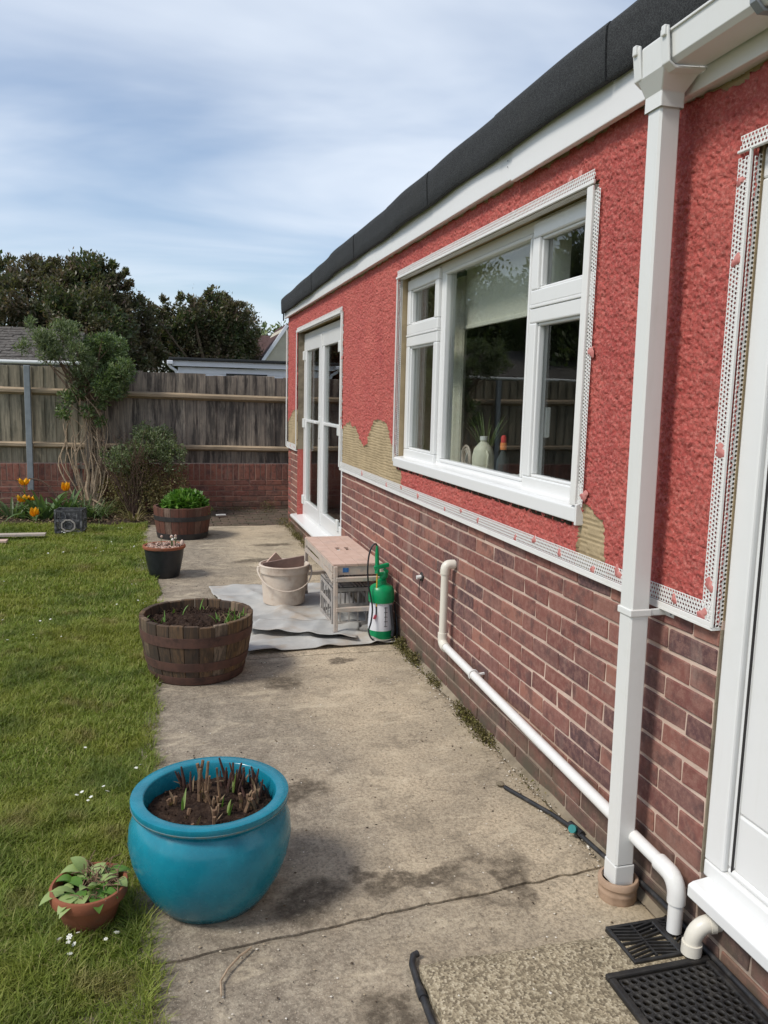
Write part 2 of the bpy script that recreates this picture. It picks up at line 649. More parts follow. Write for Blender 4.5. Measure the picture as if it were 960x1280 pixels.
def grass_mat():
    n = NB('grass_blades')
    v = n.coord('World')
    col = n.cramp(n.island(), [(0, (.11, .155, .022)), (.3, (.175, .235, .034)), (.65, (.235, .29, .05)), (.9, (.31, .34, .085)), (1, (.42, .36, .17))])
    col = n.mix(n.ramp(n.noise(v, 1.3, 5, .6), .42, .62, 0, .75), col, n.mix(.6, col, (.30, .29, .05)))
    col = n.mix(n.ramp(n.noise(v, 2.1, 5, .6, .3), .50, .64, 0, .75), col, n.mix(.65, col, (.04, .085, .015)))  # dark green patches: uneven tone plus tree shade painted into the grass colour
    col = n.mix(n.ramp(n.noise(v, 3.3, 4, .6), .56, .70, 0, .65), col, (.27, .21, .09))
    n.fin(col, .55, None, .25)
    tr = n.n('ShaderNodeBsdfTranslucent')
    n.l(n.mix(1., col, (1.1, 1.2, .5), 'MULTIPLY'), tr.inputs[0])
    ms = n.n('ShaderNodeMixShader'); ms.inputs[0].default_value = .3
    n.l(n.b.outputs[0], ms.inputs[1]); n.l(tr.outputs[0], ms.inputs[2]); n.l(ms.outputs[0], n.out.inputs[0])
    return n.m


MT['grass'] = grass_mat()


def wood_mat(name, stops, grain=(55, 55, 2.2), weather=(.07, .062, .052), wf=.7, streak=None):
    n = NB(name)
    r = n.rand()
    col = n.cramp(r, stops)
    tcv = n.n('ShaderNodeTexCoord').outputs['Object']
    mp_ = n.n('ShaderNodeMapping'); n.l(tcv, mp_.inputs[0]); mp_.inputs['Scale'].default_value = grain
    cb = n.n('ShaderNodeCombineXYZ')
    for i in range(3): n.l(n.math('MULTIPLY', r, 37.7 + 11 * i), cb.inputs[i])
    n.l(cb.outputs[0], mp_.inputs['Location'])
    g = n.noise(mp_.outputs[0], 1.0, 6, .65, .8)
    col = n.mix(n.ramp(g, .38, .62, 0, .9), col, n.mix(.8, col, weather))
    v = n.coord('World')
    col = n.mix(n.ramp(n.noise(v, 2.4, 6, .7), .42, .72, 0, wf), col, weather)
    if streak:
        vs = n.coord('World', (11, 3, 1.6))
        col = n.mix(n.ramp(n.noise(vs, 1, 7, .7), .46, .60, 0, streak[1]), col, streak[0])
    nm = n.bump(g, .5, .004)
    return n.fin(col, .88, nm, .2)


MT['fence_board'] = wood_mat('weathered_board', [(0, (.27, .225, .18)), (.5, (.34, .285, .23)), (1, (.40, .34, .27))], weather=(.11, .098, .085), wf=.6, streak=((.06, .053, .048), .85))
MT['fence_board_l'] = wood_mat('green_grey_board', [(0, (.32, .275, .20)), (.5, (.38, .33, .24)), (1, (.44, .38, .28))], weather=(.19, .165, .12), wf=.6, streak=((.11, .10, .072), .7))
MT['rail'] = wood_mat('pale_rail', [(0, (.42, .32, .21)), (1, (.52, .40, .27))], grain=(2.2, 55, 55), weather=(.19, .15, .105), wf=.6)
MT['stave'] = wood_mat('barrel_stave', [(0, (.085, .056, .038)), (.4, (.15, .092, .055)), (.75, (.22, .135, .062)), (1, (.26, .205, .155))], grain=(60, 60, 4), weather=(.045, .038, .032), wf=.8)
MT['stave_red'] = wood_mat('barrel_stave_red', [(0, (.11, .045, .032)), (.5, (.155, .065, .045)), (.8, (.135, .06, .045)), (1, (.25, .19, .145))], grain=(60, 60, 4), weather=(.075, .045, .035), wf=.55)
MT['hoop'] = simple('rusty_hoop', (.085, .045, .035), (.12, .06, .044), 20, .75, .3, 90, .003, .4, (.035, .022, .018), 12)
MT['hoop_black'] = simple('black_hoop', (.022, .021, .022), (.04, .035, .033), 20, .6, .3, 90, .003)
MT['bark'] = simple('grey_brown_bark', (.16, .115, .078), (.10, .072, .05), 30, .9, .7, 90, .004)
MT['vine_bark'] = simple('pale_vine_bark', (.46, .345, .235), (.31, .23, .155), 40, .9, .6, 120, .003)
MT['twig'] = simple('brown_twig', (.17, .11, .078), (.12, .078, .055), 30, .9, .3, 120)
MT['post'] = simple('galvanised_post', (.26, .29, .31), (.21, .235, .25), 14, .5, .1, 80, .002, .5)
print('materials ok')

# ================================================================== ground, lawn, patio
def sheet(name, x0, x1, y0, y1, z, nx, ny, mat, fn=None, kind='structure'):
    xs = np.linspace(x0, x1, nx + 1); ys = np.linspace(y0, y1, ny + 1)
    X, Y = np.meshgrid(xs, ys)
    Z = np.full_like(X, z)
    if fn is not None: Z = Z + fn(X, Y)
    v = np.stack([X, Y, Z], -1).reshape(-1, 3)
    i = np.arange(ny)[:, None] * (nx + 1) + np.arange(nx)[None]
    f = np.stack([i, i + 1, i + nx + 2, i + nx + 1], -1).reshape(-1, 4)
    o = place(name, npmesh(name, v, f, mat, True))
    if kind: o['kind'] = kind
    return o


sheet('ground', -300, 300, -300, 300, -.09, 4, 4, MT['far_ground'])


def lawn_edge(y):
    """x of the ragged edge between lawn and concrete"""
    y = np.asarray(y, float)
    base = np.interp(y, [0, 1.7, 2.1, 2.4, 3.0, 4.0, 5.0, 6.6, 7.4, 8.2, 9.2, 10.2], [-.03, -.035, -.06, -.10, -.085, -.07, -.06, -.07, -.13, -.20, -.22, -.2])
    return base + (vnoise(y * 5, y * 0, 3) - .5) * .05 + (vnoise(y * 19, y * 0, 4) - .5) * .03


def lawn_z(X, Y):
    return (fbm(X * 1.3, Y * 1.3, 11) - .5) * .05 + (fbm(X * 6, Y * 6, 14) - .5) * .014


# lawn surface, its right side cut to the ragged edge
ys = np.linspace(-1, 9.95, 260)
cols = 60
V = []
for y in ys:
    e = float(lawn_edge(y)) + .03
    for k in range(cols + 1):
        t = k / cols
        V.append((-7 + (e + 7) * (1 - (1 - t) ** 1.6), y, 0))
V = np.array(V)
V[:, 2] = lawn_z(V[:, 0], V[:, 1]) - .004
i = np.arange(len(ys) - 1)[:, None] * (cols + 1) + np.arange(cols)[None]
F = np.stack([i, i + 1, i + cols + 2, i + cols + 1], -1).reshape(-1, 4)
lawn = place('lawn', npmesh('lawn', V, F, MT['turf'], True))
lawn['kind'] = 'structure'

# flower bed between lawn and boundary wall
sheet('flower_bed', -7, .28, 9.9, 11.2, .0, 220, 60, MT['earth'], lambda X, Y: (fbm(X * 4, Y * 4, 5) - .4) * .07 + (fbm(X * 25, Y * 25, 6) - .5) * .03 - .035 * (Y < 10.02) - .03 * (X > .2))

# patio: a bed of lean concrete that carries the slabs
pat = sheet('patio', -.35, 1.60, -1.2, 11.1, -.017, 12, 40, MT['cement'])


def slab(name, poly, z0, z1, mat, wob=.004, res=.03, bev=.008):
    """a concrete slab with slightly broken edges; poly = quad corners (x,y) ccw"""
    p = [Vector((a, b)) for a, b in poly]
    nx = max(2, int((p[1] - p[0]).length / res)); ny = max(2, int((p[3] - p[0]).length / res))
    U, T = np.meshgrid(np.linspace(0, 1, nx + 1), np.linspace(0, 1, ny + 1))
    X = (p[0].x * (1 - U) + p[1].x * U) * (1 - T) + (p[3].x * (1 - U) + p[2].x * U) * T
    Y = (p[0].y * (1 - U) + p[1].y * U) * (1 - T) + (p[3].y * (1 - U) + p[2].y * U) * T
    ex = (vnoise(Y * 22, X * 3, 21) - .5) * .016 * ((U == 0) | (U == 1)); ey = (vnoise(X * 22, Y * 3, 22) - .5) * .016 * ((T == 0) | (T == 1))
    X = X + ex; Y = Y + ey
    edge = (U == 0) | (U == 1) | (T == 0) | (T == 1)
    Z = z1 + (fbm(X * 3, Y * 3, 23) - .5) * wob * 2 + (fbm(X * 14, Y * 14, 24) - .5) * wob - edge * bev
    top = np.stack([X, Y, Z], -1).reshape(-1, 3)
    n = len(top)
    ring = [k for k in range(nx + 1)] + [r * (nx + 1) + nx for r in range(1, ny + 1)] + [ny * (nx + 1) + k for k in range(nx - 1, -1, -1)] + [r * (nx + 1) for r in range(ny - 1, 0, -1)]
    bot = top[ring].copy(); bot[:, 2] = z0
    i = np.arange(ny)[:, None] * (nx + 1) + np.arange(nx)[None]
    F = np.stack([i, i + 1, i + nx + 2, i + nx + 1], -1).reshape(-1, 4)
    k = len(ring)
    G = np.array([(ring[a], n + a, n + (a + 1) % k, ring[(a + 1) % k]) for a in range(k)])
    o = place(name, npmesh(name, np.vstack([top, bot]), np.vstack([F, G]), mat, True), pat)
    autosmooth(o, 50)
    return o


slab('concrete_slab', [(-.12, 2.112), (1.445, 2.262), (1.44, 4.70), (-.12, 4.70)], -.04, 0, MT['concrete'])
slab('concrete_slab', [(-.12, 4.708), (1.44, 4.708), (1.44, 7.3), (-.12, 7.3)], -.04, 0, MT['concrete'])
slab('concrete_slab', [(-.26, 7.306), (1.44, 7.306), (1.44, 9.74), (-.26, 9.74)], -.04, .001, MT['concrete'])
slab('concrete_slab', [(-.12, -1), (1.46, -1), (1.46, 2.257), (-.12, 2.106)], -.04, -.004, MT['concrete'])
st = slab('step_slab', [(.655, -1), (1.455, -1), (1.455, 1.885), (.655, 1.905)], -.012, .034, MT['aggregate'], .003, .03, .010)
st['label'] = 'raised exposed-aggregate slab in front of the white door'

# cement fillet along the foot of the wall
fil = MB()
pts = []
for y in np.linspace(1.95, 9.74, 160):
    wv = .018 + .02 * float(vnoise(np.array(y * 4.), np.array(0.), 31))
    h = .006 + .014 * float(vnoise(np.array(y * 7.), np.array(0.), 32))
    pts.append((y, wv, h))
vs = []; fs = []
for y, wv, h in pts:
    vs += [(XW + .01, y, h + .01), (XW - wv * .45, y, h * .7), (XW - wv, y, -.004), (XW + .01, y, -.03)]
for a in range(len(pts) - 1):
    for b in range(3):
        fs.append((a * 4 + b, a * 4 + b + 1, a * 4 + b + 5, a * 4 + b + 4))
fil.add(vs, fs)
o = fil.build('cement_fillet', MT['cement'], pat, smooth=True)

# brick paving at the far end of the path, laid in a basket of stretchers
pbm = MB().box(-.1, .1, -.048, .048, -.03, .0).mesh('paving_brick', MT['paver'])
bm = bmesh.new(); bm.from_mesh(pbm); bmesh.ops.bevel(bm, geom=list(bm.edges), offset=.006, segments=1, affect='EDGES'); bm.to_mesh(pbm); bm.free()
row = 0
y = 9.80
while y < 11.08:
    off = (row % 2) * .105
    x = .36 + off - .1
    while x < 1.95:
        if x > .30:
            place('paving_brick', pbm, pat, (x, y, .004 + rng.normal(0, .003)), (rng.normal(0, .012), rng.normal(0, .012), rng.normal(0, .015)))
        x += .21
    y += .106; row += 1

# ================================================================== the bungalow
H = thing('bungalow', 'flat-roofed bungalow with red roughcast over brown brick, being re-rendered', 'house', (XW, 5.8, 0))
ZB = .965                                   # top of the bare brickwork
Y0, Y1 = -1.2, 9.78                         # extent of this elevation
OPEN = [(6.70, 9.06, .215, 2.285), (2.60, 5.035, 1.155, 2.335), (.86, 1.815, .205, 2.235)]   # french door, window, white door

# --- brickwork
pw = MB()
for (a, b, z0, z1) in [(Y0, .86, -.06, ZB + .02), (.86, 1.815, -.06, .19), (1.8145, 6.7005, -.06, ZB + .02), (6.70, 9.06, -.06, .19), (9.06, Y1, -.06, ZB + .02)]:
    pw.box(XW + .0048, XW + .10, a, b, z0, z1)
plinth = pw.build('brick_plinth', MT['mortar'], H)
bmesh_variants = []
for k in range(5):
    bm = bmesh.new()
    bmesh.ops.create_cube(bm, size=1)
    for v in bm.verts:
        v.co.x *= .05; v.co.y *= .215; v.co.z *= .065
        v.co += Vector((rng.normal(0, .0008), rng.normal(0, .0018), rng.normal(0, .0014)))
    bmesh.ops.bevel(bm, geom=list(bm.edges), offset=.003, segments=1, affect='EDGES')
    me = bpy.data.meshes.new('brick')
    bm.to_mesh(me); bm.free()
    me.materials.append(MT['brick'])
    bmesh_variants.append(me)
ploc = wloc(plinth)
bricks = []
for c in range(13):
    zc = .9425 - .075 * c
    ph = 2.043 if c % 2 == 1 else 1.931
    segs = [(1.8175, 6.698), (9.064, Y1 - .002), (Y0, .857)]
    if zc + .033 < .20: segs = [(Y0, Y1 - .002)]
    for a, b in segs:
        k = math.floor((a - ph) / .225)
        while ph + k * .225 < b:
            l0 = max(ph + k * .225 + .005, a); l1 = min(ph + (k + 1) * .225 - .005, b)
            k += 1
            if l1 - l0 < .03: continue
            bricks.append((zc, l0, l1))
bricks.sort(key=lambda q: -((q[1] > .9) * 10 - abs(q[1] - 1.8) if q[1] > 1.2 else -99))
rest = MB()
for n_, (zc, l0, l1) in enumerate(bricks):
    cy = (l0 + l1) / 2; ln = l1 - l0
    if n_ < 296:
        me = bmesh_variants[rng.integers(5)]
        o = place('brick', me, plinth, (XW + .025 + rng.normal(0, .0009) - H.location.x, cy - H.location.y, zc + rng.normal(0, .0012)),
                  (rng.normal(0, .005), rng.normal(0, .005), rng.normal(0, .003)), (1, ln / .215, 1))
    else:
        rest.box(XW + rng.normal(0, .001), XW + .05, l0, l1, zc - .0325, zc + .0325)
o = rest.build('brick_courses', MT['brick_far'], plinth, bevel=.004, seg=1)
o['kind'] = 'stuff'
# brick edge of the right-hand door opening, its mortar squeezed and grey
MB().box(XW + .002, XW + .10, 1.8125, 1.8165, .24, .96).build('reveal_mortar', MT['cement'], H)

# --- red roughcast and the bare scratch-coat patches, real relief
zs = np.arange(ZB + .008, 2.56, .0055)
ysx = np.concatenate([np.arange(Y0, 1.2, .03), np.arange(1.2, 3.3, .005), np.arange(3.3, 5.2, .0075), np.arange(5.2, Y1 + .001, .014)])
YY, ZZ = np.meshgrid(ysx, zs)
n1 = fbm(YY * 75, ZZ * 75, 41, 2); n2 = vnoise(YY * 160, ZZ * 160, 47); n3 = fbm(YY * 30, ZZ * 30, 44, 2)
bil = 1 - np.abs(n1 * 2 - 1)
hgt = .008 * (bil - .5) + .009 * (n2 - .5) + .007 * (n3 - .5) + .006 * (fbm(YY * 2.2, ZZ * 2.2, 49) - .5)


def in_poly(px, py, poly):
    r = np.zeros(px.shape, bool)
    for k in range(len(poly)):
        (xa, ya), (xb, yb) = poly[k], poly[k - 1]
        c = ((ya > py) != (yb > py)) & (px < (xb - xa) * (py - ya) / (yb - ya + 1e-12) + xa)
        r ^= c
    return r


jy = YY + (fbm(YY * 18, ZZ * 18, 51) - .5) * .07; jz = ZZ + (fbm(YY * 18, ZZ * 18, 55) - .5) * .05
pa = [(6.72, .9), (6.72, 1.30), (6.651, 1.323), (6.441, 1.372), (6.199, 1.341), (6.041, 1.26), (5.913, 1.208), (5.79, 1.24), (5.732, 1.343), (5.606, 1.40), (5.483, 1.417), (5.303, 1.404), (5.211, 1.335), (5.12, 1.25), (5.06, 1.2), (5.02, 1.14), (4.90, 1.12), (4.885, .9)]
pb = [(2.622, .9), (2.613, 1.096), (2.606, 1.151), (2.585, 1.205), (2.54, 1.205), (2.50, 1.18), (2.46, 1.161), (2.426, 1.127), (2.41, 1.05), (2.395, .9)]
pc = [(9.80, .9), (9.80, 1.25), (9.703, 1.29), (9.411, 1.396), (9.132, 1.428), (9.06, 1.43), (9.05, .9)]
bare = in_poly(jy, jz, pa) | in_poly(jy, jz, pb) | in_poly(jy, jz, pc)
bare |= (ZZ > 2.492 + (fbm(YY * 22, ZZ * 22, 57) - .5) * .05 - .07 * np.clip((2.2 - YY) / .1, 0, 1))
wv = (fbm(YY * 7, ZZ * 5, 61, 3) - .5) * .022
comb_h = .0035 * np.abs(np.sin((ZZ + wv) * math.pi / .019)) + .0012 * (vnoise(YY * 140, ZZ * 140, 63) - .5)
comb_h = np.where(comb_h < .0010, -.004, np.minimum(comb_h, .002))
XX = np.where(bare, XW - .001 - comb_h, XW - .008 - hgt)
vv = np.stack([XX, YY, ZZ], -1).reshape(-1, 3)
ncol = len(ysx)
i = np.arange(len(zs) - 1)[:, None] * ncol + np.arange(ncol - 1)[None]
cy = (ysx[:-1] + ysx[1:]) / 2; cz = (zs[:-1] + zs[1:]) / 2
CY, CZ = np.meshgrid(cy, cz)
keep = np.ones(CY.shape, bool)
for (a, b, c, d) in OPEN: keep &= ~((CY > a) & (CY < b) & (CZ > c) & (CZ < d))
barec = bare[:-1, :-1]
Q = np.stack([i, i + ncol, i + ncol + 1, i + 1], -1)


def sub(mask, name, mat, smooth=True):
    q = Q[mask]
    u, inv = np.unique(q, return_inverse=True)
    v = vv[u].copy()
    v -= np.array(H.location)
    return place(name, npmesh(name, v, inv.reshape(-1, 4), mat, smooth), H)


sub(keep & ~barec, 'red_roughcast', MT['render'])
o = sub(keep & barec, 'scratch_coat', MT['scratch'])
o['label'] = 'bare buff scratch coat with combed lines where red render came off'

# solid wall behind, with the openings, and the gable end
wl = MB()
for (a, b, z0, z1) in [(Y0, .86, .95, 2.6), (.86, 1.815, 2.235, 2.6), (1.815, 2.60, .95, 2.6), (2.60, 5.035, .95, 1.155), (2.60, 5.035, 2.335, 2.6), (5.035, 6.70, .95, 2.6), (6.70, 9.06, 2.285, 2.6), (9.06, Y1 - .002, .95, 2.6)]:
    wl.box(XW + .006, XW + .24, a, b, z0, z1)
wl.build('wall_core', MT['scratch'], H)
g = MB().box(XW + .004, 6.5, Y1 - .20, Y1 - .004, -.06, 2.6)
g.build('gable_wall', MT['render'], H)
# red-painted reveal beside the french door, bare plaster above it
MB().box(XW - .004, XW + .11, 9.052, 9.0595, .22, .98).build('reveal_render', MT['render'], H)
MB().box(XW - .004, XW + .11, 9.050, 9.0585, .98, 2.27).build('reveal_plaster', MT['cement'], H)

# interior
rm = MB()
rm.box(XW + .24, 6.0, Y0, Y1 - .25, .02, .06)
rm.build('room_floor', MT['room_floor'], H)
rm = MB()
rm.box(XW + 3.3, XW + 3.4, Y0, Y1 - .25, .06, 2.45)
rm.box(XW + .3, XW + 3.4, 6.1, 6.2, .06, 2.45)
rm.box(XW + .3, XW + 3.4, 2.15, 2.25, .06, 2.45)
rm.box(XW + .24, XW + 3.5, Y0, Y1 - .25, 2.45, 2.5)
rm.box(XW + .24, XW + 3.5, Y0 - .1, Y0, .06, 2.45)
rm.build('room_walls', MT['room'], H)
MB().box(XW + .13, XW + .40, 2.61, 5.03, 1.135, 1.165).build('inner_sill', MT['pvc_frame'], H, bevel=.004)

# --- roof: felt edge in strips, deck
def roof_dip(y): return -.055 * min(1, max(0, (y - 5.2) / 4.4)) ** 1.3


rf = MB().box(XW - .03, 6.6, Y0, Y1 + .02, 2.60, 2.66).build('roof', MT['felt'], H)
joints = [9.84, 8.75, 7.8, 6.9, 6.0, 5.12, 4.27, 3.38, 2.45, 1.6, .7, -.3, -1.2]
for n_ in range(len(joints) - 1):
    a, b = joints[n_], joints[n_ + 1]
    proud = .004 * (n_ % 2)
    mb = MB()
    NS = 10
    prof0 = [(1.412, 0), (1.390, -.003), (1.385, .003), (1.381, .06), (1.378, .13), (1.380, .160), (1.390, .176), (1.42, .186), (1.52, .183), (1.75, .13), (1.75, .05), (1.412, .03)]
    vs = []
    for s_ in range(NS + 1):
        y = a + (b + .006 - a) * s_ / NS
        dz = 2.605 + roof_dip(y) + .005 * math.sin(y * 2.1) + .003 * math.sin(y * 6.7 + 1)
        dx = .003 * math.sin(y * 3.3 + 2) + .002 * math.sin(y * 9) - proud
        vs += [(x + dx, y, z + dz) for x, z in prof0]
    m_ = len(prof0)
    fs = [(s_ * m_ + k, s_ * m_ + (k + 1) % m_, (s_ + 1) * m_ + (k + 1) % m_, (s_ + 1) * m_ + k) for s_ in range(NS) for k in range(m_)]
    fs += [tuple(range(m_)), tuple(NS * m_ + k for k in range(m_ - 1, -1, -1))]
    mb.add(vs, fs).build('felt_strip', MT['felt'], rf, smooth=True)
MB().box(1.405, 1.42, 9.84, 9.845, 2.47, 2.60).build('felt_end', MT['felt'], H)

# --- fascia boards
for (a, b, z0, dx) in [(3.256, 9.82, 2.492, 0), (2.155, 3.250, 2.482, -.005), (Y0, 2.15, 2.425, .001)]:
    MB().box(1.42 + dx, 1.44, a, b, z0, 2.625).build('fascia_board', MT['fascia'], H, bevel=.003)
MB().box(1.4402, XW + .02, 2.15, 9.80, 2.500, 2.508).box(1.4402, XW + .02, Y0, 2.15, 2.432, 2.440).build('soffit', MT['fascia'], H)
for y in (3.29,):
    for z in (2.55, 2.575):
        MB().lathe([(0, -.0), (.0025, 0), (.003, .002)], 8).build('nail_cap', MT['post'], H, world=False)
        bpy.context.view_layer.update()
        o = [c for c in H.children if c.name.startswith('nail_cap')][-1]
        o.location = (1.4165 - H.location.x, y - H.location.y, z); o.rotation_euler = (0, -math.pi / 2, 0)

# --- gutter, outlet, downpipe
gp = [(1.418, 2.475), (1.325, 2.470), (1.312, 2.482), (1.305, 2.548), (1.300, 2.553), (1.300, 2.546), (1.3085, 2.545), (1.316, 2.486), (1.326, 2.476), (1.415, 2.481), (1.415, 2.545), (1.418, 2.548)]
gut = MB().prism(gp, 'y', Y0, 2.0).build('gutter', MT['pvc'], H, bevel=.0015)
ot = MB()
ot.prism([(1.4185, 2.470), (1.326, 2.462), (1.306, 2.474), (1.297, 2.556), (1.290, 2.558), (1.290, 2.545), (1.300, 2.47), (1.322, 2.455), (1.4185, 2.463)][::-1], 'y', 1.985, 2.02)
ot.prism([(1.4185, 2.470), (1.326, 2.462), (1.306, 2.474), (1.297, 2.556), (1.290, 2.558), (1.290, 2.545), (1.300, 2.47), (1.322, 2.455), (1.4185, 2.463)][::-1], 'y', 2.115, 2.15)
ot.prism([(1.4185, 2.47), (1.304, 2.464), (1.297, 2.545), (1.304, 2.552), (1.4185, 2.552)][::-1], 'y', 2.02, 2.1155)
# tapered throat
a_ = [(1.302, 2.008, 2.470), (1.4185, 2.008, 2.470), (1.4185, 2.135, 2.470), (1.302, 2.135, 2.470)]
b_ = [(1.328, 2.052, 2.425), (1.402, 2.052, 2.425), (1.402, 2.132, 2.425), (1.328, 2.132, 2.425)]
c_ = [(p[0], p[1], 2.385) for p in b_]
ot.add(a_ + b_ + c_, [(0, 1, 5, 4), (1, 2, 6, 5), (2, 3, 7, 6), (3, 0, 4, 7), (4, 5, 9, 8), (5, 6, 10, 9), (6, 7, 11, 10), (7, 4, 8, 11)])
ot.build('outlet', MT['pvc'], gut, bevel=.003)
for y in (1.99, 2.125):
    MB().box(1.284, 1.300, y, y + .018, 2.535, 2.562).build('clip_lug', MT['pvc'], gut, bevel=.003)
for y in (1.66, .7):
    MB().prism([(1.42, 2.466), (1.322, 2.459), (1.300, 2.478), (1.292, 2.558), (1.297, 2.560), (1.306, 2.480), (1.325, 2.465), (1.42, 2.472)][::-1], 'y', y, y + .022).build('gutter_bracket', MT['post'], gut)


def px_lean(z):               # the downpipe leans in towards the wall at its foot
    return 1.334 + (2.40 - z) / 2.33 * .026


dp = MB()
za, zb = 2.405, .055
rings = [(za, 0), (.955, 0), (.135, 0)]
vs = []
for z in (za, .94, .125):
    x = px_lean(z)
    for (dx, dy) in [(0.006, 0), (.059, 0), (.065, .006), (.065, .059), (.059, .065), (.006, .065), (0, .059), (0, .006)]:
        vs.append((x + dx, 2.06 + dy, z))
fs = [(r * 8 + k, r * 8 + (k + 1) % 8, (r + 1) * 8 + (k + 1) % 8, (r + 1) * 8 + k) for r in range(2) for k in range(8)] + [tuple(range(8))]
dp.add(vs, fs)
dpo = dp.build('downpipe', MT['pvc'], H)
x = px_lean(.1)
MB().box(x - .0015, x + .0665, 2.0585, 2.1265, .052, .122).build('pipe_shoe', MT['pvc'], dpo, bevel=.004)
x = px_lean(.94)
br = MB().box(x - .004, x + .069, 2.056, 2.130, .935, .957).box(x + .069, XW, 2.062, 2.068, .935, .957).box(XW - .004, XW + .004, 2.02, 2.068, .935, .957)
br.build('pipe_bracket', MT['pvc'], dpo, bevel=.003)
MB().tube([(XW - .006, 2.032, .946), (XW - .002, 2.032, .946)], .004, 8).build('bracket_screw', MT['post'], dpo)

# --- waste pipes
xp = 1.418
path = [(XW + .02, 3.885, .715), (1.45, 3.885, .715)] + arc((1.44, 3.885, .715), (xp, 3.885, .715), (xp, 3.885, .69)) + [(xp, 3.89, .35)] + arc((xp, 3.89, .33), (xp, 3.892, .287), (xp, 3.85, .283))
MB().tube(path, .0205, 16).build('waste_riser', MT['pipe_cream'], H, smooth=True)
e1 = MB().tube([(1.468, 3.885, .715)] + arc((1.445, 3.885, .715), (xp, 3.885, .715), (xp, 3.885, .685)) + [(xp, 3.886, .665)], .0255, 16)
e1.build('pipe_elbow', MT['pipe_cream'], H, smooth=True)
MB().tube([(xp, 3.89, .345)] + arc((xp, 3.89, .325), (xp, 3.892, .285), (xp, 3.85, .281)) + [(xp, 3.83, .280)], .0255, 16).build('pipe_elbow', MT['pipe_cream'], H, smooth=True)
zrun = lambda y: .225 + (y - 2.24) * (.283 - .225) / (3.85 - 2.24)
MB().tube([(xp, 3.84, zrun(3.84)), (xp, 2.8, zrun(2.8) - .003), (xp, 1.905, zrun(1.905))], .0205, 16).build('waste_run', MT['pipe_white'], H, smooth=True)
za = zrun(1.87)
MB().tube([(xp, 1.925, zrun(1.925))] + arc((xp, 1.885, za), (xp, 1.845, za), (xp + .004, 1.840, za - .05)) + [(xp + .004, 1.840, za - .075)], .0265, 16).build('pipe_elbow', MT['pipe_white'], H, smooth=True)
MB().tube([(xp + .004, 1.840, za - .06), (xp + .003, 1.838, .048)], .0215, 16).build('waste_drop', MT['pipe_white'], H, smooth=True)
# clip on the long run
y = 3.44
cl = MB()
cl.tube([(xp + .024 * math.cos(a), y, zrun(y) + .024 * math.sin(a)) for a in np.linspace(-.5, 3.9, 14)], .004, 6)
cl.bar((xp + .02, y, zrun(y)), (XW, y, zrun(y) + .004), .014, .008)
cl.build('pipe_clip', MT['pipe_white'], H, smooth=True)
# short elbow under the white door's sill
MB().tube([(XW + .02, 1.72, .145), (XW - .005, 1.722, .145)] + arc((1.455, 1.724, .145), (1.415, 1.73, .145), (1.405, 1.735, .10)) + [(1.403, 1.735, .052)], .024, 16).build('sink_elbow', MT['pipe_cream'], H, smooth=True)
MB().tube([(1.404, 1.735, .088), (1.403, 1.735, .056)], .028, 16).build('elbow_socket', MT['pipe_cream'], H, smooth=True)
MB().tube([(XW - .012, 1.7215, .145), (1.447, 1.726, .143)], .027, 16).build('elbow_socket', MT['pipe_cream'], H, smooth=True)
# overflow stub and its loose wire
MB().tube([(XW + .01, 4.43, .528), (XW - .035, 4.43, .523)], .012, 12).build('overflow_stub', MT['pipe_white'], H, smooth=True)
MB().lathe([(.012, 0), (.028, .001), (.026, .006), (.012, .007)], 14).build('stub_collar', MT['hoop_black'], H, world=False)
o = [c for c in H.children if c.name.startswith('stub_collar')][-1]
o.location = (XW - .002 - H.location.x, 4.43 - H.location.y, .527); o.rotation_euler = (0, -math.pi / 2, 0)
MB().tube([(XW - .012, 4.43, .515), (XW - .016, 4.435, .47), (XW - .010, 4.45, .42), (XW - .012, 4.452, .40)], .0025, 6).build('loose_wire', MT['hoop_black'], H)


# --- perforated plastic beads
def perf(name, O, U, Vv, nu, nv, pitch, parent, hole=.33, thick=.0012, mat=None, sides=8):
    O, U, Vv = (np.array(q, float) for q in (O, U, Vv))
    ang = np.arange(sides) * 2 * np.pi / sides + np.pi / sides
    sq = np.array([(max(-.5, min(.5, .75 * math.cos(a))), max(-.5, min(.5, .75 * math.sin(a)))) for a in ang])
    # outer ring on the square: corners + mids
    sq = []
    for a in ang:
        c, s_ = math.cos(a), math.sin(a)
        k = .5 / max(abs(c), abs(s_))
        sq.append((c * k, s_ * k))
    # force corners
    sq = np.array(sq)
    if sides == 8:
        sq = np.array([(.5, .5), (0, .5), (-.5, .5), (-.5, 0), (-.5, -.5), (0, -.5), (.5, -.5), (.5, 0)])
        ang = np.arctan2(sq[:, 1], sq[:, 0])
    ho = np.stack([np.cos(ang), np.sin(ang)], -1) * hole
    V_ = []; F_ = []
    for r in range(nv):
        sh = .5 * (r % 2)
        for c in range(nu):
            n0 = len(V_)
            ctr = np.array([c + .5 + sh, r + .5])
            for q in sq: V_.append(O + U * ((ctr[0] + q[0]) * pitch) + Vv * ((ctr[1] + q[1]) * pitch))
            for q in ho: V_.append(O + U * ((ctr[0] + q[0]) * pitch) + Vv * ((ctr[1] + q[1]) * pitch))
            m_ = len(sq)
            for k in range(m_): F_.append((n0 + k, n0 + (k + 1) % m_, n0 + m_ + (k + 1) % m_, n0 + m_ + k))
    V_ = np.array(V_) - np.array(wloc(parent))
    o = place(name, npmesh(name, V_, np.array(F_), mat or MT['bead']), parent)
    md = o.modifiers.new('thick', 'SOLIDIFY'); md.thickness = thick; md.offset = 0
    return o


XB = XW - .020                              # face of the bead flanges, bedded on the roughcast


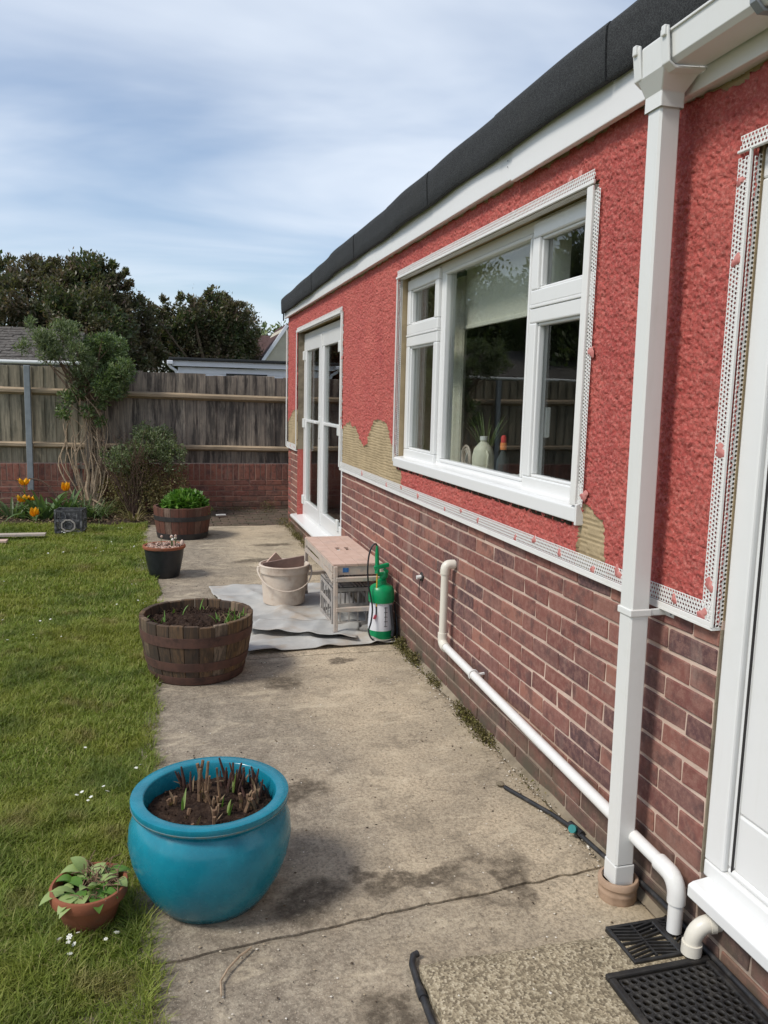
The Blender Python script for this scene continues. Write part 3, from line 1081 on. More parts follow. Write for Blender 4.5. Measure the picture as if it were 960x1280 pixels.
def stop_bead(y0, y1):
    o = MB().box(XB - .006, XW + .004, y0, y1, .957, .966).box(XB - .006, XB - .003, y0, y1, .966, .980).build('stop_bead', MT['bead'], H, bevel=.001, seg=1)
    pitch = .0125
    perf('bead_flange', (XB - .0005, y0, .980), (0, 1, 0), (0, 0, 1), int((y1 - y0) / pitch) - 1, 4, pitch, o)
    return o


stop_bead(1.818, 6.70)
stop_bead(9.06, 9.775)


def corner_bead(p0, p1, out, wing, nrows=3, plain=.022, second=None, pitch=.0125):
    """p0-p1: the arris; out: direction of the perforated wing on the wall face"""
    p0 = Vector(p0); p1 = Vector(p1); out = Vector(out)
    d = (p1 - p0); ln = d.length; d.normalize()
    mb = MB()
    nose = Vector((-1, 0, 0))
    mid = p0 + out * (plain / 2) + nose * .005
    mb.bar(mid, mid + d * ln, plain, .010, up=nose)
    o = mb.build('corner_bead', MT['bead'], H, bevel=.002, seg=1)
    O = p0 + out * plain
    perf('bead_flange', O, d, out, int(ln / pitch) - 1, nrows, pitch, o)
    if second is not None:
        s_ = Vector(second)
        perf('bead_flange', p0 + s_ * .004, d, s_, int(ln / pitch) - 1, nrows, pitch, o)
    return o


# window: left, top, right
corner_bead((XB, 5.035, 1.165), (XB, 5.035, 2.335), (0, 1, 0), .04, 2, .008, (1, 0, 0))
corner_bead((XB - .004, 5.05, 2.322), (XB - .004, 2.60, 2.322), (0, 0, 1), .04, 3, .014, (1, 0, 0))
corner_bead((XB - .002, 2.645, 1.20), (XB - .002, 2.645, 2.318), (0, -1, 0), .04, 3, .040)
# french door
corner_bead((XB, 6.725, .98), (XB, 6.725, 2.30), (0, -1, 0), .04, 2, .03)
corner_bead((XB, 9.08, 2.275), (XB, 6.69, 2.275), (0, 0, 1), .04, 2, .026, (1, 0, 0))
corner_bead((XB, 9.055, .98), (XB, 9.055, 2.285), (0, 1, 0), .04, 2, .01)
# house corner
corner_bead((XB - .004, 9.79, .97), (XB - .004, 9.79, 2.36), (0, -1, 0), .04, 1, .02)
# white door: wall wing and reveal wing
corner_bead((XB, 1.817, .965), (XB, 1.817, 2.225), (0, 1, 0), .05, 4, .006, (1, 0, 0))
corner_bead((XB, 1.87, 2.218), (XB, .84, 2.218), (0, 0, 1), .05, 3, .008)

# pink adhesive dabs that hold the beads
dabs = [(y, .99 + .012 * (k % 3)) for k, y in enumerate([1.87, 2.0, 2.31, 2.47, 2.72, 2.94, 3.12, 3.55, 3.78, 4.02, 4.5, 4.85, 5.2, 5.9])]
dabs += [(2.565, 1.24), (2.575, 1.75), (2.8, 2.375), (2.72, 2.37), (3.3, 2.37), (3.9, 2.362), (4.4, 2.36), (4.75, 2.36), (1.85, 1.45), (1.85, 1.95), (1.85, 1.08), (1.86, 2.15), (9.2, .99), (9.5, .99), (6.69, 1.4), (6.69, 1.9)]
dbm = []
for k in range(6):
    rk = random.Random(k)
    ph1, ph2, ph3 = (rk.uniform(0, 6.28) for _ in range(3))
    NN = 28
    outl = [1 + .22 * math.sin(2 * a + ph1) + .18 * math.sin(3 * a + ph2) + .10 * math.sin(7 * a + ph3) for a in [2 * math.pi * q / NN for q in range(NN)]]
    vs = [(-.002, 0, 0)]
    for (rr, x) in ((.75, -.0017), (1.0, .003)):
        vs += [(x, .017 * rr * outl[q] * math.cos(2 * math.pi * q / NN), .019 * rr * outl[q] * math.sin(2 * math.pi * q / NN)) for q in range(NN)]
    fs = [(0, 1 + q, 1 + (q + 1) % NN) for q in range(NN)] + [(1 + q, 1 + NN + q, 1 + NN + (q + 1) % NN, 1 + (q + 1) % NN) for q in range(NN)]
    dbm.append(MB().add(vs, fs).mesh('adhesive_dab', MT['dab'], True))
for k, (y, z) in enumerate(dabs):
    s_ = .7 + .6 * rng.random()
    place('adhesive_dab', dbm[k % 6], H, (XB - .001 - H.location.x, y - H.location.y, z), (rng.random() * 3, 0, 0), (1, s_, s_))


# --- window
def ring(mb, y0, y1, z0, z1, w, x0, x1, wb=None):
    wb = wb or w
    mb.box(x0, x1, y0, y1, z1 - w, z1); mb.box(x0, x1, y0, y1, z0, z0 + wb)
    mb.box(x0, x1, y0, y0 + w, z0 + wb, z1 - w); mb.box(x0, x1, y1 - w, y1, z0 + wb, z1 - w)
    return mb


XF = XW + .058                              # face of the window frame
win = MB()
ring(win, 2.603, 5.032, 1.168, 2.332, .05, XF, XF + .065)
win.box(XF, XF + .065, 4.352, 4.418, 1.218, 2.282)
win.box(XF, XF + .065, 3.212, 3.255, 1.218, 2.282)
wo = win.build('window', MT['pvc_frame'], H, bevel=.004)
wo['label'] = 'four-light white casement window set in the red wall'


def sash(y0, y1, z0, z1, p):
    mb = ring(MB(), y0, y1, z0, z1, .062, XF - .020, XF + .045)
    mb.build('sash', MT['pvc_frame'], p, bevel=.006)
    s_ = ring(MB(), y0 + .062, y1 - .062, z0 + .062, z1 - .062, .012, XF - .008, XF + .022)
    s_.build('glazing_bead', MT['pvc_frame'], p, bevel=.005)
    pane(y0 + .07, y1 - .07, z0 + .07, z1 - .07, XF + .012, p)


def pane(y0, y1, z0, z1, x, p, name='pane'):
    return MB().box(x, x + .006, y0, y1, z0, z1).build(name, MT['glass'], p)


for (a, b) in ((4.42, 5.02), (2.615, 3.21)):
    sash(a, b, 1.975, 2.312, wo)
    sash(a, b, 1.190, 1.962, wo)
    MB().box(XF - .024, XF + .02, a, b, 1.962, 1.975).build('transom', MT['pvc_frame'], wo, bevel=.003)
ring(MB(), 3.255, 4.352, 1.218, 2.282, .018, XF - .004, XF + .035).build('glazing_bead', MT['pvc_frame'], wo, bevel=.006)
pane(3.262, 4.345, 1.225, 2.275, XF + .02, wo)
MB().prism([(1.445, 1.137), (XF + .02, 1.137), (XF + .02, 1.205), (1.462, 1.198), (1.447, 1.190)], 'y', 2.602, 5.03).build('window_sill', MT['pvc_frame'], wo, bevel=.004)
MB().box(1.441, 1.475, 2.590, 2.603, 1.128, 1.206).build('sill_end', MT['pvc_frame'], wo, bevel=.003)
MB().box(XW - .012, XF + .02, 2.66, 5.0, 1.118, 1.134).build('sill_packing', MT['earth'], wo)
for (y, z) in ((3.15, 1.42), (4.48, 1.42)):
    MB().box(XF + .05, XF + .075, y, y + .022, z, z + .13).build('window_handle', MT['pvc_frame'], wo, bevel=.005)

# --- french door (recessed)
XD = XW + .06
fd = MB()
ring(fd, 6.75, 9.045, .225, 2.262, .075, XD, XD + .07, .06)
fdo = fd.build('french_door', MT['pvc_frame'], H, bevel=.005)
fdo['label'] = 'white double-leaf french door with glazed panels and glazing bars'
mid = 7.955
for (a, b) in ((mid + .003, 8.94), (6.84, mid - .003)):
    lf = ring(MB(), a, b, .285, 2.195, .13, XD - .012, XD + .045)
    lf.box(XD - .010, XD + .043, a + .13, b - .13, 1.295, 1.325)
    lf.build('door_leaf', MT['pvc_frame'], fdo, bevel=.006)
    for z0, z1 in ((.415, 1.297), (1.323, 2.065)):
        pane(a + .128, b - .128, z0, z1, XD + .012, fdo)
MB().box(XD - .022, XD - .011, mid - .04, mid + .04, .29, 2.19).build('meeting_cover', MT['pvc_frame'], fdo, bevel=.004)
for y in (8.925, 7.05):
    for z in (.42, 1.28, 2.02):
        MB().box(XD - .032, XD - .010, y - .035, y + .035, z - .05, z + .05).build('hinge', MT['pvc'], fdo, bevel=.006)
MB().box(XD - .03, XD - .022, mid - .02, mid + .02, 1.16, 1.38).box(XD - .062, XD - .03, mid - .012, mid + .012, 1.305, 1.325).box(XD - .064, XD - .05, mid - .012, mid + .115, 1.304, 1.326).build('door_handle', MT['pvc'], fdo, bevel=.004)
MB().prism([(1.405, .193), (XD + .03, .193), (XD + .03, .235), (1.42, .222), (1.405, .214)], 'y', 6.74, 9.16).build('door_sill', MT['pvc_frame'], fdo, bevel=.004)
# curtains inside the french door
for (a, b) in ((8.62, 8.86), (7.0, 7.2)):
    vs = []; fs = []
    NW = 24
    for k in range(NW + 1):
        y = a + (b - a) * k / NW
        x = XW + .20 + .018 * math.sin(k * 1.7)
        vs += [(x, y, .2), (x, y, 2.2), (x + .006, y, .2), (x + .006, y, 2.2)]
    for k in range(NW):
        fs += [(k * 4, k * 4 + 4, k * 4 + 5, k * 4 + 1), (k * 4 + 2, k * 4 + 3, k * 4 + 7, k * 4 + 6)]
    cu = MB().add(vs, fs).build('curtain', MT['blind'], None, smooth=True)
    tag(cu, 'pale folded curtain hanging inside the french door, ' + ('beside its hinge nearer the fence' if a > 8 else 'beside its hinge nearer the window'), 'curtain', 'curtains inside the french door')

# --- white door at the right, only its edge in view
XR = XW + .008
rd = ring(MB(), .875, 1.812, .235, 2.225, .078, XR, XR + .07, .05).build('white_door', MT['pvc_frame'], H, bevel=.006)
rd['label'] = 'white plastic door at the near end of the wall'
ring(MB(), .95, 1.731, .285, 2.151, .02, XR + .012, XR + .06).build('frame_stop', MT['pvc_frame'], rd, bevel=.008)
ring(MB(), .955, 1.712, .300, 2.13, .12, XR + .018, XR + .075, .17).build('door_leaf', MT['pvc_frame'], rd, bevel=.008)
ring(MB(), 1.075, 1.592, .470, 2.01, .02, XR + .014, XR + .05).build('panel_bead', MT['pvc_frame'], rd, bevel=.007)
MB().box(XR + .04, XR + .055, 1.09, 1.577, .485, 1.995).build('door_panel', MT['pvc_frame'], rd, bevel=.004)
MB().box(XR + .010, XR + .018, 1.7115, 1.7135, .30, 2.13).build('door_seal', MT['hoop_black'], rd)
MB().prism([(1.418, .190), (XR + .05, .190), (XR + .05, .246), (1.434, .234), (1.418, .226)], 'y', .86, 1.792).build('door_sill', MT['pvc_frame'], rd, bevel=.004)
MB().box(XW + .09, XW + .1, .9, 1.8, .25, 2.2).build('door_back', MT['room'], rd)
print('house ok')

# ================================================================== boundary wall and fence
FY = 11.10
bw = thing('boundary_wall', 'low red brick garden wall with soldier course under the timber fence', 'wall', (0, FY, 0))
MB().box(-6.6, 4.2, FY + .006, FY + .19, -.08, .635).build('mortar_bed', MT['mortar_red'], bw)
gb = MB().box(-.1075, .1075, -.0, .05, -.0325, .0325)
gbm = []
for dims in ((.1075, .0325), (.0325, .1075)):
    for k in range(3):
        bm = bmesh.new(); bmesh.ops.create_cube(bm, size=1)
        for v in bm.verts:
            v.co.x *= dims[0] * 2; v.co.y *= .05; v.co.z *= dims[1] * 2
            v.co += Vector((rng.normal(0, .0015), rng.normal(0, .001), rng.normal(0, .0015)))
        bmesh.ops.bevel(bm, geom=list(bm.edges), offset=.004, segments=1, affect='EDGES')
        me = bpy.data.meshes.new('brick'); bm.to_mesh(me); bm.free(); me.materials.append(MT['brick_red']); gbm.append(me)
x = -3.7
while x < 1.9:
    place('brick', gbm[3 + rng.integers(3)], bw, (x, .025 + rng.normal(0, .002), .5275), (0, rng.normal(0, .008), 0))
    x += .075
for c in range(6):
    x = -3.7 + (c % 2) * .1125
    while x < 1.95:
        place('brick', gbm[rng.integers(3)], bw, (x, .025 + rng.normal(0, .002), .378 - .075 * c), (0, rng.normal(0, .005), 0))
        x += .225
r_ = MB()
for xa, xb in ((-6.6, -3.75), (1.98, 4.2)):
    x = xa
    while x < xb:
        r_.box(x, x + .065, FY, FY + .05, .42, .635); x += .075
    for c in range(6):
        x = xa + (c % 2) * .1125
        while x < xb - .1:
            r_.box(x, x + .215, FY, FY + .05, .345 - .075 * c, .41 - .075 * c); x += .225
r_.build('brick_courses', MT['brick_red'], bw, kind='stuff')

tf = thing('timber_fence', 'weathered vertical-board timber fence standing on the brick garden wall', 'fence', (0, FY + .04, .64))


def ftop(x): return 1.845 - .018 * (x - 0)


fbm_cache = []
x = -6.5
k = 0
while x < 4.1:
    wd = .128 + rng.random() * .014
    lean = rng.normal(0, .004)
    zt = ftop(x) + rng.normal(0, .008) - .64
    light = x < -.95
    mb = MB()
    # feather-edge: thick edge overlaps the neighbour
    z0 = .005
    mb.add([(0, .002, z0), (wd + .018, -.012, z0), (wd + .018, .008, z0), (0, .010, z0), (lean, .002, zt), (wd + .018 + lean, -.012, zt + rng.normal(0, .004)), (wd + .018 + lean, .008, zt), (lean, .010, zt)],
           [(0, 1, 5, 4), (1, 2, 6, 5), (2, 3, 7, 6), (3, 0, 4, 7), (0, 3, 2, 1), (4, 5, 6, 7)])
    me = mb.mesh('board', MT['fence_board_l'] if light else MT['fence_board'])
    place('board', me, tf, (x, rng.normal(0, .0015), 0))
    x += wd
    k += 1
for (z, h) in ((1.545, .07), (.862, .06)):
    for (xa, xb) in ((-6.5, -4.35), (-4.35, -1.68), (-1.62, -.98), (-.97, 1.9), (1.9, 4.1)):
        sl = -.012
        a = Vector((xa + .005, FY - .012, z + sl * xa)); b = Vector((xb - .005, FY - .012, z + sl * xb))
        yv = FY + .026
        mb = MB()
        vs = []
        for p in (a, b):
            vs += [(p.x, yv, p.z - h * .75), (p.x, yv - .055, p.z - .022), (p.x, yv - .055, p.z + .018), (p.x, yv, p.z + h * .6)]
        mb.add(vs, [(0, 1, 5, 4), (1, 2, 6, 5), (2, 3, 7, 6), (3, 0, 4, 7), (3, 2, 1, 0), (4, 5, 6, 7)])
        mb.build('rail', MT['rail'], tf, bevel=.004, seg=1)
for x in (-4.35, -1.65):
    MB().box(x - .036, x + .036, FY - .085, FY - .03, .30, ftop(x) + .005).build('fence_post', MT['post'], tf, bevel=.006)
MB().box(-.985, -.90, FY - .06, FY + .02, .45, 1.80).build('timber_post', MT['fence_board'], tf, bevel=.004)

# ================================================================== leaves
def leaf_quads(P_, D, N, ln, wd):
    """rhombic leaves from base P_ along D with face normal ~N: returns verts (n,4,3)"""
    D = D / (np.linalg.norm(D, axis=1, keepdims=True) + 1e-9)
    Sd = np.cross(D, N); Sd /= (np.linalg.norm(Sd, axis=1, keepdims=True) + 1e-9)
    ln = np.asarray(ln).reshape(-1, 1) * np.ones((len(P_), 1)); wd = np.asarray(wd).reshape(-1, 1) * np.ones((len(P_), 1))
    nn = np.cross(Sd, D)
    a = P_; b = P_ + D * ln * .5 + Sd * wd * .5 - nn * wd * .12; c = P_ + D * ln; d = P_ + D * ln * .5 - Sd * wd * .5 - nn * wd * .12
    return np.stack([a, b, c, d], 1)


def quads_mesh(name, q, mat):
    v = q.reshape(-1, 3)
    return npmesh(name, v, np.arange(len(v)).reshape(-1, 4), mat)


def unit(n, r=rng):
    v = r.normal(size=(n, 3))
    return v / np.linalg.norm(v, axis=1, keepdims=True)


def crown(clumps, per, ln, wd, shell=.55, up=.25, seed=1, spray=0, thin=2.6):
    """clumps: list of (cx,cy,cz,rx,ry,rz); leaves gather towards each clump's shell, thinned by noise"""
    r = np.random.default_rng(seed)
    out_ = []
    for c in clumps:
        c = np.array(c)
        n = int(per * (c[3] * c[4] * c[5]) ** (2 / 3))
        u = unit(n, r)
        if spray:
            ks = max(6, int(spray * (c[3] * c[5])))
            su = unit(ks, r)
            sid = r.integers(0, ks, n)
            u = su[sid] + r.normal(0, .16, (n, 3)); u /= np.linalg.norm(u, axis=1, keepdims=True)
            srad = (.75 + .5 * r.random(ks))[sid]
        rad = (shell + (1 - shell) * r.random(n) ** .6)
        rad *= 1 + .22 * (fbm(u[:, 0] * 3 + c[0] * 7, u[:, 2] * 3 + u[:, 1] * 2.3 + c[1], seed + 5) - .5) * 2
        if spray: rad = rad * srad
        p = c[:3] + u * rad[:, None] * c[3:]
        keepm = fbm(p[:, 0] * thin, p[:, 2] * thin + p[:, 1] * thin * .7, seed + 9, 3) > .40
        p = p[keepm]; u = u[keepm]
        n = len(p)
        d = u * .7 + unit(n, r) * .9 + np.array([0, 0, up])
        nrm = unit(n, r) * .8 + np.array([0, 0, .6]) + u * .4
        out_.append(leaf_quads(p, d, nrm, ln * (.6 + .8 * r.random(n)), wd * (.6 + .8 * r.random(n))))
    return np.concatenate(out_)


MT['leaf_dark'] = leafmat('bronze_evergreen_leaf', [(0, (.045, .068, .030)), (.4, (.085, .115, .048)), (.7, (.125, .145, .065)), (.88, (.19, .125, .09)), (1, (.30, .30, .21))], .35, .4, (.7, (.17, .10, .08)))
MT['leaf_green'] = leafmat('dark_green_leaf', [(0, (.05, .08, .028)), (.5, (.095, .135, .045)), (.9, (.16, .20, .075)), (1, (.21, .22, .105))], .35, .45)
MT['leaf_olive'] = leafmat('grey_green_leaf', [(0, (.085, .115, .055)), (.4, (.145, .185, .085)), (.75, (.21, .25, .125)), (1, (.34, .37, .23))], .35, .5)
MT['leaf_ivy'] = leafmat('fresh_dark_leaf', [(0, (.07, .11, .045)), (.5, (.13, .185, .075)), (1, (.24, .29, .13))], .35, .45)
MT['leaf_shrub'] = leafmat('bronze_shrub_leaf', [(0, (.12, .11, .04)), (.35, (.19, .17, .06)), (.7, (.20, .145, .075)), (1, (.30, .27, .12))], .25, .55)
MT['leaf_fresh'] = leafmat('fresh_leaf', [(0, (.06, .15, .02)), (.5, (.11, .24, .035)), (1, (.22, .36, .08))], .3, .45)
MT['leaf_pale'] = leafmat('pale_leaf', [(0, (.20, .29, .08)), (.5, (.31, .41, .14)), (1, (.45, .50, .24))], .3, .5)
MT['leaf_tulip'] = leafmat('tulip_leaf', [(0, (.07, .13, .045)), (.5, (.13, .21, .08)), (.85, (.21, .30, .12)), (1, (.34, .38, .16))], .25, .45)
MT['leaf_dry'] = leafmat('dry_leaf', [(0, (.13, .085, .05)), (.5, (.22, .15, .09)), (1, (.36, .27, .17))], .15, .7)


def tree(name, label, base, trunk_h, clumps, per, ln, wd, mat, seed, tr=.14, group=None, spray=70):
    t = thing(name, label, 'tree', base, 0, group)
    b = Vector(base)
    r = random.Random(seed)
    mb = MB()
    mb.tube([b + Vector((0, 0, -.1)), b + Vector((.03, 0, trunk_h * .5)), b + Vector((0, .05, trunk_h))], [tr, tr * .8, tr * .65], 10)
    for c in clumps:
        e = Vector(c[:3])
        s0 = b + Vector((0, .03, trunk_h * (.55 + .4 * r.random())))
        m = s0.lerp(e, .55) + Vector((r.uniform(-.2, .2), r.uniform(-.2, .2), r.uniform(.0, .3)))
        mb.tube([s0, m, e], [tr * .45, tr * .25, tr * .08], 6)
        for _ in range(4):
            d = Vector((r.uniform(-1, 1), r.uniform(-1, 1), r.uniform(-.3, 1))).normalized()
            e2 = e + Vector((d.x * c[3], d.y * c[4], d.z * c[5])) * .85
            mb.tube([m.lerp(e, .7), e.lerp(e2, .5) + Vector((0, 0, .05)), e2], [tr * .14, tr * .07, tr * .03], 5)
    mb.build('trunk', MT['bark'], t, smooth=True)
    q = crown(clumps, per, ln, wd, .45, .35, seed, spray)
    q = q - np.array(base)
    place('crown', quads_mesh('crown', q, mat), t)
    return t


def px_clumps(lst, Y, seed):
    """(px,py,rpx) on the picture -> clumps near depth Y"""
    r = random.Random(seed)
    o_ = []
    for (x, y, rp) in lst:
        yy = Y + r.uniform(-.9, .9)
        p = at_y(x, y, yy)
        rr = rp / FPX * (yy * 1.0)
        o_.append((p.x, p.y, p.z, rr, rr * 1.1, rr * .95))
    return o_


TY = 25
tree('evergreen_tree', 'broad dark bronze-green evergreen tree behind the fence and vine', (at_y(90, 400, TY).x, TY, 0), 2.2,
     px_clumps([(30, 375, 40), (75, 358, 34), (110, 358, 34), (145, 375, 32), (170, 398, 26), (70, 405, 46), (120, 415, 46), (165, 430, 30), (60, 445, 40), (115, 450, 40), (5, 355, 26), (50, 345, 20), (95, 342, 18), (128, 348, 18), (170, 445, 34), (150, 350, 14)], TY, 3),
     11000, .115, .055, MT['leaf_dark'], 3, .2, 'trees beyond the fence')
tree('evergreen_tree', 'rounded dark evergreen tree with reddish leaves above the white outbuilding', (at_y(262, 400, TY + 1.5).x, TY + 1.5, 0), 2.0,
     px_clumps([(262, 395, 34), (235, 405, 32), (290, 408, 30), (262, 430, 44), (300, 430, 24), (215, 425, 26), (198, 400, 16), (200, 385, 11), (205, 440, 26), (235, 445, 34), (290, 448, 34), (240, 380, 16), (270, 374, 15), (296, 388, 13), (195, 430, 18), (312, 415, 10)], TY + 1.5, 5),
     10500, .11, .052, MT['leaf_dark'], 8, .18, 'trees beyond the fence')
tree('evergreen_tree', 'dark green tree standing left of the broad bronze evergreen, behind tiled roof', (at_y(-130, 400, TY + 5).x, TY + 5, 0), 2.0,
     px_clumps([(-60, 370, 60), (-130, 350, 70), (-200, 380, 60), (-90, 430, 70), (-180, 440, 70)], TY + 5, 7),
     2600, .20, .10, MT['leaf_green'], 12, .2, 'trees beyond the fence')
tree('evergreen_tree', 'tall dark green tree furthest along the fence from the house', (at_y(-330, 400, TY - 2).x, TY - 2, 0), 2.4,
     px_clumps([(-300, 330, 80), (-380, 350, 80), (-340, 270, 60), (-420, 420, 80), (-300, 430, 80), (-260, 380, 60)], TY - 2, 9),
     2200, .22, .11, MT['leaf_green'], 14, .22, 'trees beyond the fence')
fy = 46
tree('spring_tree', 'pale spring-green tree beyond the brown tiled house', (at_y(343, 420, fy).x, fy, 0), 3.5,
     px_clumps([(335, 420, 14), (350, 416, 12), (343, 428, 16), (362, 424, 14), (328, 432, 10)], fy, 4), 500, .30, .14, MT['leaf_olive'], 21, .25)

# ================================================================== neighbouring buildings
MT['white_clad'] = simple('white_cladding', (.78, .79, .82), (.72, .73, .76), 3, .5, .05)
MT['wall_cream'] = simple('cream_wall', (.52, .48, .38), (.46, .42, .33), 3, .8, .2)
MT['tile_grey'] = simple('weathered_tile', (.12, .105, .092), (.07, .062, .056), 8, .9, .5, 60, .006, .2, (.26, .25, .22), 14, 'World')
MT['tile_brown'] = simple('brown_tile', (.095, .052, .045), (.065, .038, .034), 6, .9, .4, 60, .006, .2, (.12, .08, .07), 10, 'World')
MT['dark_pane'] = simple('dark_pane', (.05, .055, .055), (.04, .045, .045), 3, .15, .0)

GY = 14.0
ob = thing('outbuilding', 'white flat-roofed outbuilding showing above the fence beside the house', 'outbuilding', (2.6, GY + 1.5, 0))
MB().box(.26, 5.2, GY + .16, GY + 3.2, -.1, 2.0).build('wall', MT['white_clad'], ob)
for k in range(4):
    z = 2.02 - .1 * k
    MB().prism([(GY + .14, z - .098), (GY + .16, z - .098), (GY + .16, z), (GY + .150, z)], 'x', .25, 5.21).build('cladding_board', MT['white_clad'], ob)
MB().box(.16, 5.3, GY + .05, GY + .15, 2.035, 2.128).build('fascia_board', MT['white_clad'], ob, bevel=.004)
MB().box(.10, 5.35, GY - .01, GY + 3.3, 2.129, 2.175).build('roof', MT['felt'], ob, bevel=.01)
MB().box(1.05, 1.75, GY + .128, GY + .139, 1.6, 1.935).build('window', MT['dark_pane'], ob)
gmb = MB().tube([(.13, GY + .06, 2.10), (.105, GY + .05, 2.08), (.10, GY + .05, 2.05), (.13, GY + .06, 2.01), (.21, GY + .10, 1.96), (.235, GY + .11, 1.89), (.235, GY + .11, .3)], .024, 8)
gmb.build('downpipe', MT['white_clad'], ob, smooth=True)
MB().box(.07, .17, GY - .02, GY + .09, 2.055, 2.12).build('gutter', MT['white_clad'], ob, bevel=.012)

HY = 19.5
lh = thing('tiled_house', 'house with weathered grey tiled roof and pale gutter behind the fence', 'house', (-5.2, HY + 3, 0))
eL = at_y(0, 452, HY).z
MB().box(-9, -2.2, HY + .35, HY + 6, -.1, eL - .02).build('wall', MT['wall_cream'], lh)
MB().tube([(-9.2, HY - .02, eL - .03), (-1.75, HY - .02, eL - .03 + .05)], .045, 10).build('gutter', MT['pvc'], lh, smooth=True)
rfh = MB().prism([(HY, eL), (HY + 3.2, eL + .92), (HY + 6.4, eL), (HY + 6.4, eL - .1), (HY + 3.2, eL + .82), (HY, eL - .1)], 'x', -9.2, -1.95).build('roof', MT['tile_grey'], lh)
tm = MB()
tm.add([(-.155, 0, 0), (.155, 0, .006), (.155, .30, .072), (-.155, .30, .066), (-.155, -.005, -.04), (.155, -.005, -.035)], [(0, 1, 2, 3), (4, 5, 1, 0)])
tme = tm.mesh('tile', MT['tile_grey'])
base = wloc(rfh)
cnt = 0
for rr in range(12):
    yy = HY - .04 + rr * .27; zz_ = eL + .060 + rr * .27 * .92 / 3.2
    x = -5.6 + (rr % 2) * .16
    while x < -1.95:
        place('tile', tme, rfh, (x - base.x, yy - base.y, zz_ - base.z + rng.normal(0, .006)), (0, rng.normal(0, .02), rng.normal(0, .01)))
        x += .318

BY = 28
bh = thing('brown_roofed_house', 'house with brown tiled roof and cream gable beyond the outbuilding', 'house', (5.5, BY + 3, 0))
rz0 = at_y(320, 448, BY).z; rz1 = at_y(325, 418, BY + 2.2).z
MB().box(2.2, 9, BY + .3, BY + 5, -.1, rz0).build('wall', MT['wall_cream'], bh)
MB().prism([(BY, rz0 - .12), (BY + 2.6, rz1 - .12), (BY + 5.2, rz0 - .12), (BY + 5.2, rz0), (BY + 2.6, rz1), (BY, rz0)], 'x', 2.0, 9).build('roof', MT['tile_brown'], bh)
p = at_y(355, 412, BY - 1)
gx = p.x
MB().prism([(gx - .02, p.z + .05), (gx - .9, rz0 - .5), (gx - .9, -.1), (gx + 1.8, -.1), (gx + 1.8, rz0 - .5), (gx + .25, p.z + .05)], 'y', BY - 1, BY + 1.8).build('gable', MT['wall_cream'], bh)
MB().bar((gx + .1, BY - 1.05, p.z + .14), (gx - 1.0, BY - 1.05, rz0 - .55), .10, .16, up=(0, -1, 0)).build('bargeboard', MT['white_clad'], bh)
MB().prism([(gx + .1, p.z + .2), (gx - 1.02, rz0 - .48), (gx - 1.02, rz0 - .56), (gx + .1, p.z + .12)], 'y', BY - 1.0, BY + 1.8).build('gable_roof', MT['tile_brown'], bh)
MB().prism([(gx + .1, p.z + .2), (gx + 1.9, rz0 - .48), (gx + 1.9, rz0 - .56), (gx + .1, p.z + .12)], 'y', BY - 1.0, BY + 1.8).build('gable_roof', MT['tile_brown'], bh)

# ================================================================== climbing vine with its bushy head
vy = 10.86
vine = thing('climbing_vine', 'old twisted vine with bushy grey-green head leaning over the fence', 'climber', (-.95, vy, 0))
r = random.Random(5)
mb = MB()
for k in range(30):
    x0 = -.95 + r.uniform(-.05, .09)
    x1 = -.98 + r.uniform(-.55, .55); x2 = -.98 + r.uniform(-.22, .22)
    ph_ = r.uniform(0, 6)
    pts = []
    zt = r.uniform(1.0, 1.75)
    for s_ in range(13):
        t = s_ / 12
        x = x0 * (1 - t) ** 2 + 2 * t * (1 - t) * x1 + t * t * x2 + .055 * math.sin(ph_ + t * 11) * t
        pts.append((x, vy + .10 * math.sin(ph_ * 2 + t * 5) * t, .0 + zt * t ** .85))
    r0 = r.uniform(.006, .015)
    mb.tube(pts, [r0 * (1 - .6 * s_ / 12) for s_ in range(13)], 6)
mb.tube([(-.94, vy, -.03), (-.92, vy, .15), (-.96, vy - .02, .34), (-.93, vy, .52), (-1.0, vy, .8)], [.04, .033, .03, .026, .016], 8)
mb.tube([(-.86, vy - .05, -.03), (-.88, vy, .2), (-.86, vy - .02, .42), (-.80, vy, .7)], [.025, .022, .02, .012], 8)
mb.tube([(-.70, vy - .1, -.02), (-.76, vy - .08, .12), (-.9, vy - .02, .2)], [.016, .016, .014], 6)
mb.tube([(-1.25, vy - .1, .02), (-1.1, vy - .08, .16), (-.95, vy - .02, .18)], [.014, .014, .014], 6)
mb.build('stem', MT['vine_bark'], vine, smooth=True)
cl1 = px_clumps([(140, 440, 20), (125, 455, 20), (150, 462, 18), (130, 480, 20), (148, 485, 14), (118, 435, 14), (110, 478, 16), (132, 425, 10), (160, 470, 9)], vy - .1, 2)
cl2 = px_clumps([(60, 425, 20), (40, 420, 14), (80, 425, 18), (55, 438, 16), (90, 440, 16), (75, 408, 10), (45, 408, 8), (95, 415, 10), (35, 435, 9), (105, 455, 14), (98, 470, 12)], vy - .15, 4)
cl1 = [(a, vy - .05 + (b - vy) * .25, c, d, d * .7, e) for a, b, c, d, f, e in cl1]
cl2 = [(a, vy - .1 + (b - vy) * .25, c, d, d * .7, e) for a, b, c, d, f, e in cl2]
tw = MB()
for c in cl2 + cl1:
    for _ in range(5):
        e = Vector(c[:3]) + Vector((r.uniform(-1, 1) * c[3], r.uniform(-1, 1) * c[4], r.uniform(-.6, 1) * c[5]))
        tw.tube([(-.95 + r.uniform(-.1, .2), vy, 1.45), Vector((-.95, vy, 1.6)).lerp(Vector(c[:3]), .6), e], [.006, .004, .002], 5)
tw.build('twig', MT['twig'], vine, smooth=True)
